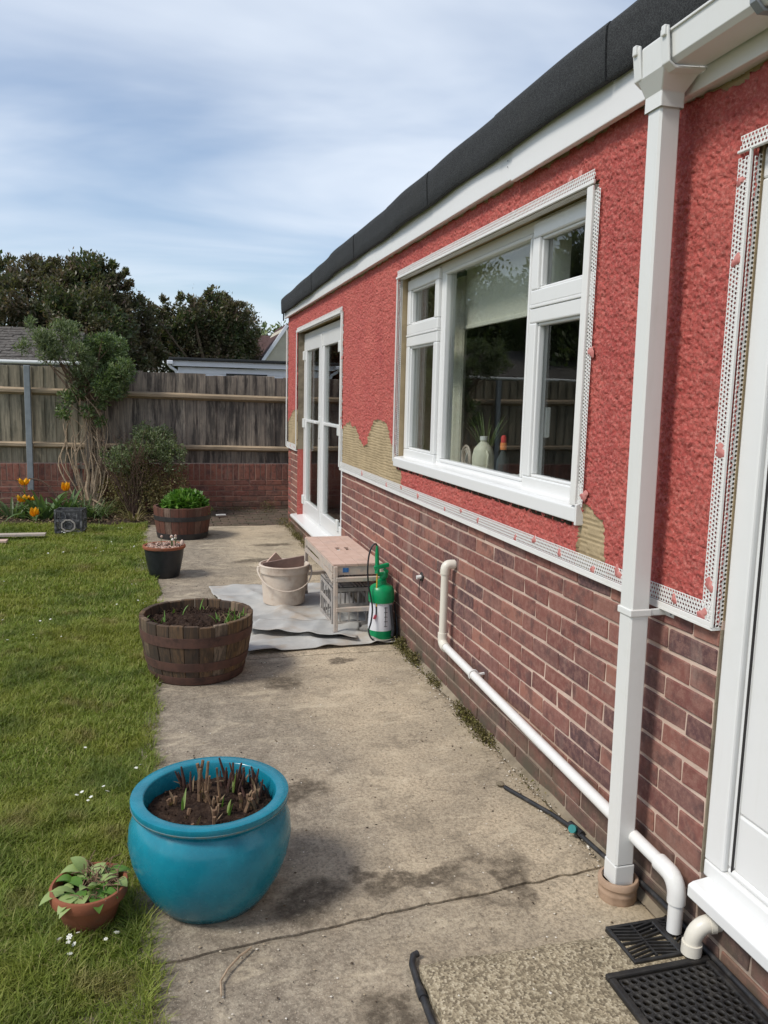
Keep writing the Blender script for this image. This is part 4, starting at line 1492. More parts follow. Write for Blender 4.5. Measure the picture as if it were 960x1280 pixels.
q = crown(cl1, 62000, .042, .017, .15, .35, 31, 0, 14) - np.array(vine.location)
place('dense_foliage', quads_mesh('dense_foliage', q, MT['leaf_ivy']), vine)
q = crown(cl2, 60000, .045, .012, .05, .5, 33, 0, 14) - np.array(vine.location)
place('airy_foliage', quads_mesh('airy_foliage', q, MT['leaf_olive']), vine)
cl3 = px_clumps([(88, 500, 10), (86, 515, 8), (110, 515, 9), (122, 505, 8), (118, 530, 7), (100, 490, 8)], vy - .05, 6)
q = crown([(a, vy - .05, c, d, .08, e) for a, b, c, d, f, e in cl3], 22000, .05, .028, .2, .3, 35, 0, 14) - np.array(vine.location)
place('ivy_leaves', quads_mesh('ivy_leaves', q, MT['leaf_ivy']), vine)

# trellis panel behind the foot of the vine
trl = thing('trellis_panel', 'short weathered wooden trellis leaning on the wall behind the vine', 'trellis', (-.95, 10.98, 0))
for x in (-1.12, -1.04, -.96, -.88, -.80):
    MB().box(x - .016, x + .016, 11.03, 11.045, .10, .66).build('slat', MT['fence_board'], trl)
for z in (.14, .38, .60):
    MB().box(-1.16, -.77, 11.010, 11.029, z - .025, z + .025).build('cross_slat', MT['fence_board'], trl)

# ================================================================== round shrub
sh = thing('bronze_shrub', 'loose twiggy bronze-green shrub against the dark fence', 'shrub', (-.38, 10.62, 0))
mb = MB()
for k in range(70):
    a = r.uniform(0, 6.28)
    rad = r.uniform(.15, .55)
    e = Vector((-.32 + rad * math.cos(a) * 1.0, 10.62 + .28 * math.sin(a), r.uniform(.45, 1.12)))
    s0 = Vector((-.38 + r.uniform(-.06, .06), 10.62 + r.uniform(-.05, .05), 0))
    m = s0.lerp(e, .5) + Vector((r.uniform(-.08, .08), r.uniform(-.05, .05), .06))
    mb.tube([s0, m, e], [r.uniform(.005, .01), .005, .002], 5)
    for _ in range(3):
        e2 = e + Vector((r.uniform(-.16, .16), r.uniform(-.1, .1), r.uniform(-.12, .16)))
        mb.tube([m.lerp(e, r.uniform(.3, .9)), e2], [.003, .0015], 4)
mb.build('twig', MT['twig'], sh, smooth=True)
cs = px_clumps([(190, 560, 24), (165, 570, 26), (215, 575, 22), (180, 595, 34), (145, 580, 18), (215, 605, 24), (155, 610, 26), (190, 625, 24), (205, 545, 14), (180, 542, 14), (132, 568, 8)], 10.6, 8)
cs = [(a, 10.62 + (b - 10.6) * .2, c, d, d * .8, e) for a, b, c, d, f, e in cs]
hi = [c for c in cs if c[2] > .62]; lo = [c for c in cs if c[2] <= .62]
q = crown(hi, 48000, .034, .015, .1, .4, 41, 0, 14) - np.array(sh.location)
place('upper_foliage', quads_mesh('upper_foliage', q, MT['leaf_olive']), sh)
q = crown(lo, 40000, .030, .013, .1, .3, 43, 0, 14) - np.array(sh.location)
place('lower_foliage', quads_mesh('lower_foliage', q, MT['leaf_shrub']), sh)
print('vegetation ok')

# ================================================================== pots and tubs
def glaze_mat():
    n = NB('turquoise_glaze')
    v = n.coord('Object')
    z = n.n('ShaderNodeSeparateXYZ'); n.l(v, z.inputs[0])
    col = n.mix(n.ramp(n.noise(v, 9, 5, .6), .3, .7), (.006, .165, .235), (.008, .215, .295))
    # the glaze is thinner and browner over the edges; shade on the lower body is painted in as darker teal
    col = n.mix(n.ramp(n.math('ADD', z.outputs[2], n.math('MULTIPLY', n.noise(v, 14, 4), .06)), .02, .20, .6, 0), col, (.010, .13, .17))
    col = n.mix(n.ramp(n.noise(n.coord('Object', (10, 10, 1.5)), 3, 5, .6), .55, .8, 0, .35), col, (.025, .28, .36))
    col = n.mix(n.ramp(n.noise(v, 60, 5, .75), .66, .8, 0, .6), col, (.16, .20, .19))
    nm = n.bump(n.noise(v, 12, 3), .12, .006)
    nm = n.bump(n.noise(v, 140, 3), .06, .002, nm)
    return n.fin(col, n.ramp(n.noise(v, 30, 4), .3, .7, .16, .34), nm, .5)


MT['glaze'] = glaze_mat()
MT['rim_worn'] = simple('worn_rim_edge', (.16, .21, .19), (.07, .20, .26), 40, .5, .3, 90)
MT['terracotta'] = simple('terracotta', (.30, .105, .055), (.24, .085, .045), 14, .8, .25, 120, .003, .25, (.17, .085, .055), 8)
MT['clay_collar'] = simple('salt_clay', (.42, .29, .20), (.34, .23, .155), 18, .7, .25, 120, .003, .3, (.22, .155, .10), 10)
MT['black_plastic'] = simple('black_plastic', (.012, .014, .018), (.02, .022, .026), 20, .4, .1, 90, .002, .5)
MT['gravel_pink'] = leafmat('pink_grit', [(0, (.22, .12, .09)), (.5, (.42, .27, .21)), (1, (.60, .48, .40))], 0, .85)


def soil_disc(rad, z, amp=.012, seed=1, nr=26, na=72, dome=0.):
    V_ = [(0, 0, z + dome)]
    for i_ in range(1, nr + 1):
        rr = rad * i_ / nr
        for k in range(na):
            a = 2 * math.pi * k / na
            x, y = rr * math.cos(a), rr * math.sin(a)
            h = (float(fbm(np.array(x * 45.), np.array(y * 45.), seed)) - .5) * amp * 2 + (float(fbm(np.array(x * 12.), np.array(y * 12.), seed + 3)) - .5) * amp * 1.6
            V_.append((x, y, z + h + dome * (1 - (i_ / nr) ** 2)))
    F_ = [(0, 1 + k, 1 + (k + 1) % na) for k in range(na)]
    for i_ in range(nr - 1):
        for k in range(na):
            F_.append((1 + i_ * na + k, 1 + (i_ + 1) * na + k, 1 + (i_ + 1) * na + (k + 1) % na, 1 + i_ * na + (k + 1) % na))
    return MB().add(V_, F_)


def blade(base, d, ln, wd, droop=.3, n=5, fold=.15, tip=.9):
    """one strap leaf as a bent strip: n*2 quads (with a centre fold)"""
    base = Vector(base); d = Vector(d).normalized()
    sd_ = d.cross(Vector((0, 0, 1)))
    if sd_.length < 1e-3: sd_ = Vector((1, 0, 0))
    sd_.normalize()
    p = base.copy()
    vs = []
    for k in range(n + 1):
        t = k / n
        wdt = wd * math.sin(math.pi * min(1, (.12 + .88 * t)) ** tip) * .5 + .0004
        up = sd_.cross(d)
        vs += [p - sd_ * wdt + up * wdt * fold * 2, p.copy(), p + sd_ * wdt + up * wdt * fold * 2]
        d = (d + Vector((0, 0, -droop / n * (1 + t)))).normalized()
        p = p + d * (ln / n)
    fs = []
    for k in range(n):
        fs += [(k * 3, k * 3 + 1, k * 3 + 4, k * 3 + 3), (k * 3 + 1, k * 3 + 2, k * 3 + 5, k * 3 + 4)]
    return vs, fs


def clods(n, rad, z, size, seed):
    """loose crumbs on top of a soil surface"""
    r_ = random.Random(seed)
    mb = MB()
    for _ in range(n):
        a = r_.uniform(0, 6.28); q = rad * math.sqrt(r_.random())
        c = Vector((q * math.cos(a), q * math.sin(a), z + r_.uniform(0, .006)))
        s_ = size * r_.uniform(.4, 1.3)
        pts = [c + Vector((r_.uniform(.6, 1) * s_ * x, r_.uniform(.6, 1) * s_ * y, r_.uniform(.4, .8) * s_ * zz_)) for x, y, zz_ in ((1, 0, 0), (-1, 0, 0), (0, 1, 0), (0, -1, 0), (0, 0, 1), (0, 0, -1))]
        mb.add(pts, [(0, 2, 4), (2, 1, 4), (1, 3, 4), (3, 0, 4), (2, 0, 5), (1, 2, 5), (3, 1, 5), (0, 3, 5)])
    return mb


# ---- blue glazed pot
bp = thing('glazed_pot', 'large round turquoise-blue glazed pot of soil and cut-back stems', 'plant pot', (.127, 2.405, 0))
MB().lathe([(0, .004), (.150, .0), (.166, .006), (.192, .04), (.222, .095), (.242, .155), (.2505, .205), (.247, .25), (.235, .285), (.222, .302), (.2155, .309), (.2155, .314), (.222, .3165)], 64).build('body', MT['glaze'], bp, world=False, smooth=True)
MB().lathe([(.222, .3165), (.2380, .3175), (.2400, .3195), (.2420, .3400), (.2410, .3435), (.2385, .3450), (.2060, .3430), (.2025, .3415), (.2005, .3380), (.196, .30), (.196, .27)], 64).build('rim', MT['glaze'], bp, world=False, smooth=True)
MB().lathe([(.2365, .3175), (.2412, .3225), (.2418, .3265), (.240, .3275)], 64).build('rim_edge', MT['rim_worn'], bp, world=False, smooth=True)
soil_disc(.192, .287, .012, 5, dome=.012).build('soil', MT['soil'], bp, world=False, smooth=True)
clods(420, .18, .292, .007, 3).build('soil_crumbs', MT['soil'], bp, world=False, kind='stuff')
MT['stem_cut'] = simple('cut_stem', (.24, .15, .085), (.13, .075, .045), 60, .8, .4, 150, .002)
MT['stem_dark'] = simple('dark_red_stem', (.085, .040, .028), (.05, .025, .02), 60, .75, .3, 150, .002)
pl = thing('cut_back_plant', 'brown cut-back stems and green shoots in the turquoise pot', 'plant', (.127, 2.405, .285))
r = random.Random(12)


def cluster(cx, cy, n, h, dark):
    for _ in range(n):
        x = cx + r.gauss(0, .016); y = cy + r.gauss(0, .016)
        hh = h * r.uniform(.6, 1.35)
        lean = Vector((r.gauss(0, .16), r.gauss(0, .16), 1)).normalized()
        b = Vector((x, y, -.01))
        m = b + lean * hh * .5 + Vector((r.gauss(0, .003), 0, 0))
        e = b + lean * hh
        rr = r.uniform(.0035, .0065)
        MB().tube([b, m, e], [rr * 1.15, rr, rr * (.5 if dark else .95)], 6).build('stem', MT['stem_dark'] if dark else MT['stem_cut'], pl, world=False, smooth=True)
        if r.random() < .7:
            vs, fs = blade(b + Vector((0, 0, hh * r.uniform(.1, .5))), (r.gauss(0, .5), r.gauss(0, .5), 1), r.uniform(.03, .06), r.uniform(.008, .014), .3)
            MB().add(vs, fs).build('dry_sheath', MT['leaf_dry'], pl, world=False)


for (cx, cy, n, h, dk) in [(-.01, .03, 6, .115, False), (.005, -.02, 4, .07, False), (.085, .07, 7, .10, True), (.12, .085, 6, .095, True), (.075, .12, 6, .10, True), (.13, .03, 4, .08, True), (.10, -.045, 4, .075, False), (.13, -.035, 3, .065, False), (.16, .03, 3, .07, True),
                           (-.07, .13, 4, .075, True), (-.03, .115, 3, .085, False), (-.115, .05, 3, .05, False), (-.055, -.135, 2, .03, False), (.01, -.095, 3, .065, False), (-.09, .0, 2, .04, False)]:
    cluster(cx, cy, n, h, dk)
for (x, y, ln, wd, mt) in [(.075, .055, .085, .024, 'leaf_pale'), (.05, -.07, .06, .022, 'leaf_pale'), (-.085, -.01, .075, .010, 'leaf_pale'), (-.086, -.013, .06, .007, 'leaf_fresh'), (.052, -.072, .05, .012, 'leaf_fresh'), (.05, -.082, .04, .006, 'leaf_fresh'), (.035, -.02, .05, .010, 'leaf_fresh')]:
    vs, fs = blade((x, y, 0), (r.gauss(.1, .12), r.gauss(0, .1), 1), ln, wd, .15, 6, .3)
    MB().add(vs, fs).build('green_shoot', MT[mt], pl, world=False)

# ---- small terracotta pot
tp = thing('terracotta_pot', 'small round terracotta pot standing on the grass beside the turquoise pot', 'plant pot', (-.232, 2.345, -.004))
MB().lathe([(0, .004), (.064, 0), (.070, .004), (.094, .082), (.098, .090)], 40).build('body', MT['terracotta'], tp, world=False, smooth=True)
MB().lathe([(.098, .090), (.1075, .091), (.110, .096), (.1115, .122), (.109, .127), (.102, .128), (.099, .122), (.096, .10), (.094, .09)], 40).build('rim', MT['terracotta'], tp, world=False, smooth=True)
soil_disc(.097, .103, .008, 9, 12, 40, .008).build('soil', MT['soil'], tp, world=False, smooth=True)
tpl = thing('leafy_seedling', 'wilting pale green leaves and dry stalks filling the small terracotta pot', 'plant', (-.232, 2.345, .116))
r = random.Random(4)
for k in range(44):
    a = r.uniform(0, 6.28); q = .075 * math.sqrt(r.random())
    left = math.cos(a) < .2
    vs, fs = blade((q * math.cos(a), q * math.sin(a), 0), (math.cos(a) * .8 + r.gauss(-.2, .4), math.sin(a) * .8 + r.gauss(-.1, .4), r.uniform(.25, .7)), r.uniform(.045, .085), r.uniform(.028, .048), r.uniform(.7, 1.3), 6, .12)
    MB().add(vs, fs).build('leaf', MT['leaf_pale'] if r.random() < .75 else MT['leaf_fresh'], tpl, world=False, smooth=True)
for k in range(90):
    a = r.uniform(-1.6, 1.9); q = .085 * math.sqrt(r.random())
    b = Vector((q * math.cos(a), q * math.sin(a), .0))
    e = b + Vector((r.gauss(0, .03), r.gauss(0, .03), r.uniform(.0, .03)))
    MB().tube([b, b.lerp(e, .5) + Vector((0, 0, .01)), e], .0014, 5).build('dry_stalk', MT['stem_cut'], tpl, world=False)


# ---- half barrels
def half_barrel(name, label, loc, rt, rb, h, mat, hoopmat, hoops, nst, seed):
    t = thing(name, label, 'planter', loc, 0, 'half barrel planters')
    r_ = np.random.default_rng(seed)

    def rad(z): return rb + (rt - rb) * math.sin(min(1, z / h) * math.pi / 2 * .93) ** .9
    for k in range(nst):
        a0 = 2 * math.pi * k / nst + .004; a1 = 2 * math.pi * (k + 1) / nst - .004
        vs = []
        NZ = 7
        top = h + r_.normal(0, .003)
        jit = r_.normal(0, .0015)
        for s_ in range(NZ + 1):
            z = top * s_ / NZ
            ro = rad(z) + jit; ri = ro - .026
            for (rr, a) in ((ro, a0), (ro * 1.0015, (a0 + a1) / 2), (ro, a1), (ri, a1), (ri, a0)):
                vs.append((rr * math.cos(a), rr * math.sin(a), z))
        fs = [(s_ * 5 + q, s_ * 5 + (q + 1) % 5, s_ * 5 + 5 + (q + 1) % 5, s_ * 5 + 5 + q) for s_ in range(NZ) for q in range(5)]
        fs += [(4, 3, 2, 1, 0), tuple(NZ * 5 + q for q in range(5))]
        MB().add(vs, fs).build('stave', mat, t, world=False, bevel=.0025, seg=1)
    for (z0, z1) in hoops:
        MB().lathe([(rad(z0) + .001, z0), (rad(z0) + .0045, z0), (rad((z0 + z1) / 2) + .0048, (z0 + z1) / 2), (rad(z1) + .0045, z1), (rad(z1) + .001, z1)], 56).build('hoop', hoopmat, t, world=False, smooth=True)
    return t, rad


hb, rad = half_barrel('half_barrel', 'large dark brown half barrel planter filled with bare soil', (.168, 4.54, 0), .315, .255, .345, MT['stave'], MT['hoop'], [(.005, .050), (.085, .135), (.225, .280)], 24, 3)
soil_disc(.29, .285, .02, 15, dome=.02).build('soil', MT['soil'], hb, world=False, smooth=True)
clods(900, .28, .296, .011, 8).build('soil_crumbs', MT['soil'], hb, world=False, kind='stuff')
sp = thing('young_shoots', 'tufts of narrow green shoots sprouting from the dark barrel soil', 'plant', (.168, 4.54, .29))
r = random.Random(9)
for (cx, cy, n, h) in [(.17, -.10, 16, .10), (.22, -.06, 12, .09), (.12, -.06, 8, .07), (.25, .02, 8, .06), (-.12, .16, 5, .07), (-.2, -.02, 4, .07), (.03, .2, 4, .08), (-.26, .0, 3, .06)]:
    for _ in range(n):
        vs, fs = blade((cx + r.gauss(0, .02), cy + r.gauss(0, .02), 0), (r.gauss(0, .35), r.gauss(0, .35), 1), h * r.uniform(.5, 1.2), r.uniform(.005, .009), r.uniform(.2, .9), 5, .2)
        MB().add(vs, fs).build('shoot', MT['leaf_fresh'] if r.random() < .7 else MT['leaf_dry'], sp, world=False)

hb2, rad2 = half_barrel('half_barrel', 'reddish half barrel planter with black hoops near the brick wall', (.19, 9.05, 0), .31, .265, .35, MT['stave_red'], MT['hoop_black'], [(.0, .065), (.205, .255)], 22, 5)
soil_disc(.285, .30, .02, 17, 14, 40).build('soil', MT['soil'], hb2, world=False, smooth=True)
fp = thing('primrose_clump', 'fresh green leafy clump with small white flowers in the reddish barrel', 'plant', (.215, 9.05, .31))
r = random.Random(19)
LQ = []
n = 1500
u = unit(n); u[:, 2] = np.abs(u[:, 2])
pp = u * np.array([.23, .21, .185]) * (.35 + .65 * rng.random((n, 1)) ** .5)
LQ = leaf_quads(pp, u + unit(n) * .8, np.array([0, 0, 1.]) + unit(n) * .6, .05 + .04 * rng.random(n), .03 + .02 * rng.random(n))
place('foliage', quads_mesh('foliage', LQ, MT['leaf_fresh']), fp)
MT['petal_white'] = simple('white_petal', (.80, .80, .72), (.74, .74, .66), 30, .6, .05)
MT['petal_yellow'] = simple('pale_yellow_petal', (.70, .68, .35), (.6, .6, .3), 30, .6, .05)


def daisy_mesh(rad, mat, n=7):
    mb = MB()
    for k in range(n):
        a = 2 * math.pi * k / n
        c, s_ = math.cos(a), math.sin(a)
        mb.add([(0, 0, 0), (rad * .6 * math.cos(a - .35), rad * .6 * math.sin(a - .35), rad * .2), (rad * c, rad * s_, rad * .15), (rad * .6 * math.cos(a + .35), rad * .6 * math.sin(a + .35), rad * .2)], [(0, 1, 2, 3)])
    return mb.mesh('flower', mat)


fm = daisy_mesh(.026, MT['petal_white'], 5)
for k in range(15):
    a = r.uniform(0, 6.28); q = r.uniform(.05, .19)
    place('flower', fm, fp, (q * math.cos(a), q * math.sin(a), .19 - q * .45 + r.uniform(-.02, .02)), (r.gauss(-.2, .4), r.gauss(0, .4), 0))
for k in range(60):                         # leaves trailing over the rim
    a = r.gauss(.1, .3)
    vs, fs = blade((.22 * math.cos(a), .22 * math.sin(a), .0), (math.cos(a), math.sin(a), r.uniform(.0, .6)), r.uniform(.06, .13), .03, r.uniform(.8, 1.6), 5)
    if k % 3 == 0: MB().add(vs, fs).build('trailing_leaf', MT['leaf_pale' if k % 2 else 'leaf_fresh'], fp, world=False)

# ---- black plastic pot with grit
kp = thing('black_pot', 'glossy black plastic pot with terracotta rim topped with pink grit', 'plant pot', (-.008, 7.06, 0))
MB().lathe([(0, .004), (.118, 0), (.125, .006), (.140, .08), (.157, .17), (.166, .235), (.167, .25)], 40).build('body', MT['black_plastic'], kp, world=False, smooth=True)
MB().lathe([(.167, .248), (.178, .250), (.181, .258), (.180, .272), (.172, .276), (.160, .272), (.156, .25)], 40).build('rim', MT['terracotta'], kp, world=False, smooth=True)
soil_disc(.16, .255, .012, 19, 10, 36, .02).build('soil', MT['soil'], kp, world=False, smooth=True)
clods(420, .155, .268, .011, 11).build('grit', MT['gravel_pink'], kp, world=False, kind='stuff')
al = thing('budding_stems', 'short stems with pale buds rising from the black pot', 'plant', (-.008, 7.06, .265))
r = random.Random(6)
for k in range(9):
    x = r.uniform(-.08, .14); y = r.uniform(-.09, .09); h = r.uniform(.03, .085)
    MB().tube([(x, y, -.01), (x + r.gauss(0, .006), y, h * .6), (x + r.gauss(0, .008), y, h)], .003, 6).build('stem', MT['leaf_olive'], al, world=False, smooth=True)
    MB().lathe([(0, -.010), (.010, -.004), (.012, .004), (.008, .012), (0, .015)], 8, (x, y, h)).build('bud', MT['petal_white'] if k % 2 else MT['gravel_pink'], al, world=False, smooth=True)
MB().lathe([(0, -.022), (.015, -.016), (.02, .0), (.012, .02), (0, .03)], 10, (.15, -.04, .03)).build('bud', MT['gravel_pink'], al, world=False, smooth=True)

# ================================================================== flower bed planting
MT['tulip_petal'] = leafmat('orange_tulip', [(0, (.80, .24, .01)), (.5, (.88, .42, .015)), (.85, (.90, .55, .03)), (1, (.60, .06, .02))], .25, .45)
tul = [((30, 603), 10.75, 'flaming red-orange tulip, the tallest of the clump by the grey post'), ((28, 624), 10.45, 'wide open orange tulip low among leaves below the red-orange one'),
       ((40, 622), 10.5, 'small pale orange tulip beside the wide open orange one'), ((82, 610), 10.6, 'lone yellow-orange tulip nearest the twisted vine'), ((43, 642), 10.2, 'drooping yellow tulip at the edge of the lawn')]
r = random.Random(23)
for (pxy, yy, lab) in tul:
    hd = at_y(*pxy, yy)
    t = thing('tulip', lab, 'flower', (hd.x, yy, 0), 0, 'orange tulips in the bed')
    hz = max(.07, hd.z)
    MB().tube([(0, 0, -.02), (.01, 0, hz * .5), (0, 0, hz - .03)], .0045, 6).build('stem', MT['leaf_fresh'], t, world=False, smooth=True)
    sz = .078 if 'small' not in lab else .05
    opn = .55 if 'wide' in lab or 'flaming' in lab else .3
    for k in range(6):
        a = k * 1.047 + .3
        vs, fs = blade((.008 * math.cos(a), .008 * math.sin(a), hz - .03), (math.cos(a) * opn, math.sin(a) * opn, 1), sz * 1.45, sz * .95, .15 if opn < .5 else .5, 5, -.25, .8)
        MB().add(vs, fs).build('petal', MT['tulip_petal'], t, world=False, smooth=True)
    for k in range(5):
        a = r.uniform(0, 6.28)
        vs, fs = blade((.01 * math.cos(a), .01 * math.sin(a), 0), (math.cos(a) * .6, math.sin(a) * .6, 1), r.uniform(.18, .30), r.uniform(.03, .045), r.uniform(.4, 1.1), 6, .2)
        MB().add(vs, fs).build('leaf', MT['leaf_tulip'], t, world=False, smooth=True)


def strap_clump(name, label, loc, n, ln, wd, mat, seed, spread=.8, rad_=.1, group='strap-leaved clumps in the bed'):
    t = thing(name, label, 'plant', loc, 0, group)
    r_ = random.Random(seed)
    for k in range(n):
        a = r_.uniform(0, 6.28); q = rad_ * math.sqrt(r_.random())
        vs, fs = blade((q * math.cos(a), q * math.sin(a), -.02), (math.cos(a) * spread * r_.uniform(.2, 1), math.sin(a) * spread * r_.uniform(.2, 1), 1), ln * r_.uniform(.6, 1.15), wd * r_.uniform(.7, 1.2), r_.uniform(.5, 1.5), 6, .2)
        MB().add(vs, fs).build('leaf', mat, t, world=False, smooth=True)


for k, (px, Y, n_, ln, wd, mt, lab) in enumerate([
        (55, 10.45, 26, .36, .05, 'leaf_tulip', 'broad bright green tulip leaves spilling towards the lawn'),
        (15, 10.6, 22, .30, .03, 'leaf_ivy', 'dark green leafy clump beside the wide open orange tulip'),
        (80, 10.5, 24, .34, .04, 'leaf_tulip', 'broad green leaf clump under the lone yellow-orange tulip'),
        (105, 10.4, 40, .30, .014, 'leaf_ivy', 'grassy dark blue-green clump at the foot of the vine'),
        (122, 10.5, 34, .28, .013, 'leaf_ivy', 'narrow dark-leaved clump between the vine and the bronze shrub'),
        (-40, 10.5, 24, .30, .04, 'leaf_tulip', 'leafy clump further along the bed past the grey post'),
        (165, 10.25, 30, .20, .010, 'leaf_shrub', 'low tawny grassy tuft in front of the bronze shrub')]):
    p = at_y(px, 645, Y)
    strap_clump('leaf_clump', lab, (p.x, Y, 0), int(n_ * 1.5), ln * 1.3, wd * 1.35, MT[mt], 60 + k)
# dead arching stem
st_ = MB().tube([at_y(36, 598, 10.5), at_y(50, 600, 10.5), at_y(62, 608, 10.5), at_y(78, 632, 10.5)], .008, 6).build('arching_stem', MT['twig'], None, smooth=True)
tag(st_, 'bare dark stem arching over the tulip leaves', 'stem')
# leaf litter
n = 1400
P_ = np.stack([rng.uniform(-2.4, .25, n), rng.uniform(10.0, 10.95, n), .02 + .03 * rng.random(n)], -1)
o = place('leaf_litter', quads_mesh('leaf_litter', leaf_quads(P_, unit(n) * np.array([1, 1, .25]), np.array([0, 0, 1.]) + unit(n) * .4, .02 + .03 * rng.random(n), .012 + .016 * rng.random(n)), MT['leaf_dry']))
tag(o, 'dry brown leaf litter over the bed', 'leaf litter', kind='stuff')

# ---- low weeds and moss along the foot of the wall
WQ = []
n_ = 26000
p = np.stack([XW - .01 - np.abs(rng.normal(0, .028, n_)), rng.uniform(2.2, 9.7, n_), np.zeros(n_)], -1)
dn = fbm(p[:, 1] * 2.6, p[:, 0] * 3, 91, 4)
wgt = np.clip((dn - .44) * 5, 0, 1) * np.clip((p[:, 1] - 2.75) / .5, .03, 1)
p = p[wgt > rng.random(n_)]
p[:, 2] = rng.random(len(p)) ** 2 * .028
WQ.append(leaf_quads(p, unit(len(p)) + np.array([0, 0, .5]), unit(len(p)) + np.array([0, 0, .7]), .006 + .010 * rng.random(len(p)), .004 + .005 * rng.random(len(p))))
for (cx, cy, n_, rx, ry, h) in [(1.445, 4.72, 380, .03, .07, .055), (1.435, 4.45, 330, .03, .08, .05), (1.43, 3.55, 300, .03, .09, .03), (1.43, 3.3, 200, .03, .10, .02), (1.44, 9.3, 300, .06, .2, .07), (1.43, 8.7, 260, .05, .2, .06), (1.42, 8.2, 160, .05, .2, .05), (1.40, 9.65, 300, .09, .12, .10), (1.42, 7.4, 160, .04, .25, .05), (1.35, 10.85, 320, .12, .12, .16), (.6, 10.98, 200, .25, .05, .07), (1.0, 10.98, 160, .25, .05, .06)]:
    p = np.stack([rng.normal(cx, rx * .5, n_), rng.normal(cy, ry * .5, n_), rng.random(n_) * h], -1)
    p[:, 0] = np.minimum(p[:, 0], XW - .008)
    WQ.append(leaf_quads(p, unit(n_) + np.array([0, 0, .6]), unit(n_) + np.array([0, 0, .7]), .008 + .012 * rng.random(n_), .005 + .006 * rng.random(n_)))
MT['leaf_moss'] = leafmat('moss_and_weed', [(0, (.05, .038, .018)), (.35, (.10, .085, .025)), (.65, (.16, .15, .035)), (1, (.26, .21, .11))], .2, .7)
o = place('wall_weeds', quads_mesh('wall_weeds', np.concatenate(WQ), MT['leaf_moss']))
tag(o, 'moss and small weeds along the foot of the brick wall', 'weeds', kind='stuff')

# ================================================================== plasterer's corner
MT['sheet'] = simple('dust_sheet', (.47, .46, .43), (.36, .36, .345), 5, .75, .3, 40, .006, .2, (.36, .285, .21), 2.6, 'World')
MT['plaster_bucket'] = simple('plaster_bucket', (.56, .46, .37), (.62, .54, .45), 9, .8, .4, 60, .004, .2, (.40, .30, .23), 7)
MT['bench_board'] = simple('plastered_board', (.60, .44, .36), (.54, .38, .30), 10, .75, .3, 90, .003, .2, (.44, .33, .27), 6)
MT['alu_splash'] = simple('splashed_aluminium', (.44, .39, .33), (.52, .42, .34), 22, .6, .3, 80, .003, .5, (.30, .28, .27), 16)
MT['alu'] = simple('grey_end_cap', (.20, .19, .18), (.33, .28, .25), 40, .6, .3)


def tarp():
    # main sheet: quad with ripples; corners from the ground
    c = [(.48, 4.76), (1.445, 4.80), (1.40, 6.45), (.345, 6.56)]
    nx, ny = 60, 110
    U, T = np.meshgrid(np.linspace(0, 1, nx + 1), np.linspace(0, 1, ny + 1))
    X = (c[0][0] * (1 - U) + c[1][0] * U) * (1 - T) + (c[3][0] * (1 - U) + c[2][0] * U) * T
    Y = (c[0][1] * (1 - U) + c[1][1] * U) * (1 - T) + (c[3][1] * (1 - U) + c[2][1] * U) * T
    X = X + (fbm(Y * 3, X * 0, 71) - .5) * .05 * (U < .02)
    Z = .006 + .012 * fbm(X * 3.5, Y * 3.5, 72) + .016 * np.abs(np.sin(X * 9 + Y * 4 + 5 * fbm(X * 2, Y * 2, 73))) ** 8 + .012 * np.abs(np.sin(X * 5 - Y * 7 + 6 * fbm(X * 1.5, Y * 1.5, 79))) ** 10 + .03 * np.exp(-((Y - 5.02 - .25 * (X - .9)) / .035) ** 2) * (X > .5) * fbm(X * 5, Y * 2, 75)
    v = np.stack([X, Y, Z], -1).reshape(-1, 3)
    i = np.arange(ny)[:, None] * (nx + 1) + np.arange(nx)[None]
    f = np.stack([i, i + 1, i + nx + 2, i + nx + 1], -1).reshape(-1, 4)
    t = thing('dust_sheet', 'crumpled pale grey dust sheet spread on the concrete under the bench', 'sheet', (.9, 5.6, 0))
    o = place('main_layer', npmesh('main_layer', v - np.array(t.location), f, MT['sheet'], True), t)
    md = o.modifiers.new('thick', 'SOLIDIFY'); md.thickness = .0025; md.offset = 1
    # folded-over flap
    tri = [(.50, 5.12), (1.18, 4.83), (1.30, 5.25), (.62, 5.42)]
    nx, ny = 40, 22
    U, T = np.meshgrid(np.linspace(0, 1, nx + 1), np.linspace(0, 1, ny + 1))
    X = (tri[0][0] * (1 - U) + tri[1][0] * U) * (1 - T) + (tri[3][0] * (1 - U) + tri[2][0] * U) * T
    Y = (tri[0][1] * (1 - U) + tri[1][1] * U) * (1 - T) + (tri[3][1] * (1 - U) + tri[2][1] * U) * T
    Z = .024 + .030 * np.exp(-(T / .16) ** 2) * (1 - .4 * U) + .014 * fbm(X * 5, Y * 5, 77) + .012 * np.abs(np.sin(X * 14 - Y * 6)) ** 4
    v = np.stack([X, Y, Z], -1).reshape(-1, 3)
    i = np.arange(ny)[:, None] * (nx + 1) + np.arange(nx)[None]
    f = np.stack([i, i + 1, i + nx + 2, i + nx + 1], -1).reshape(-1, 4)
    o = place('folded_flap', npmesh('folded_flap', v - np.array(t.location), f, MT['sheet'], True), t)
    md = o.modifiers.new('thick', 'SOLIDIFY'); md.thickness = .0025; md.offset = 1


tarp()

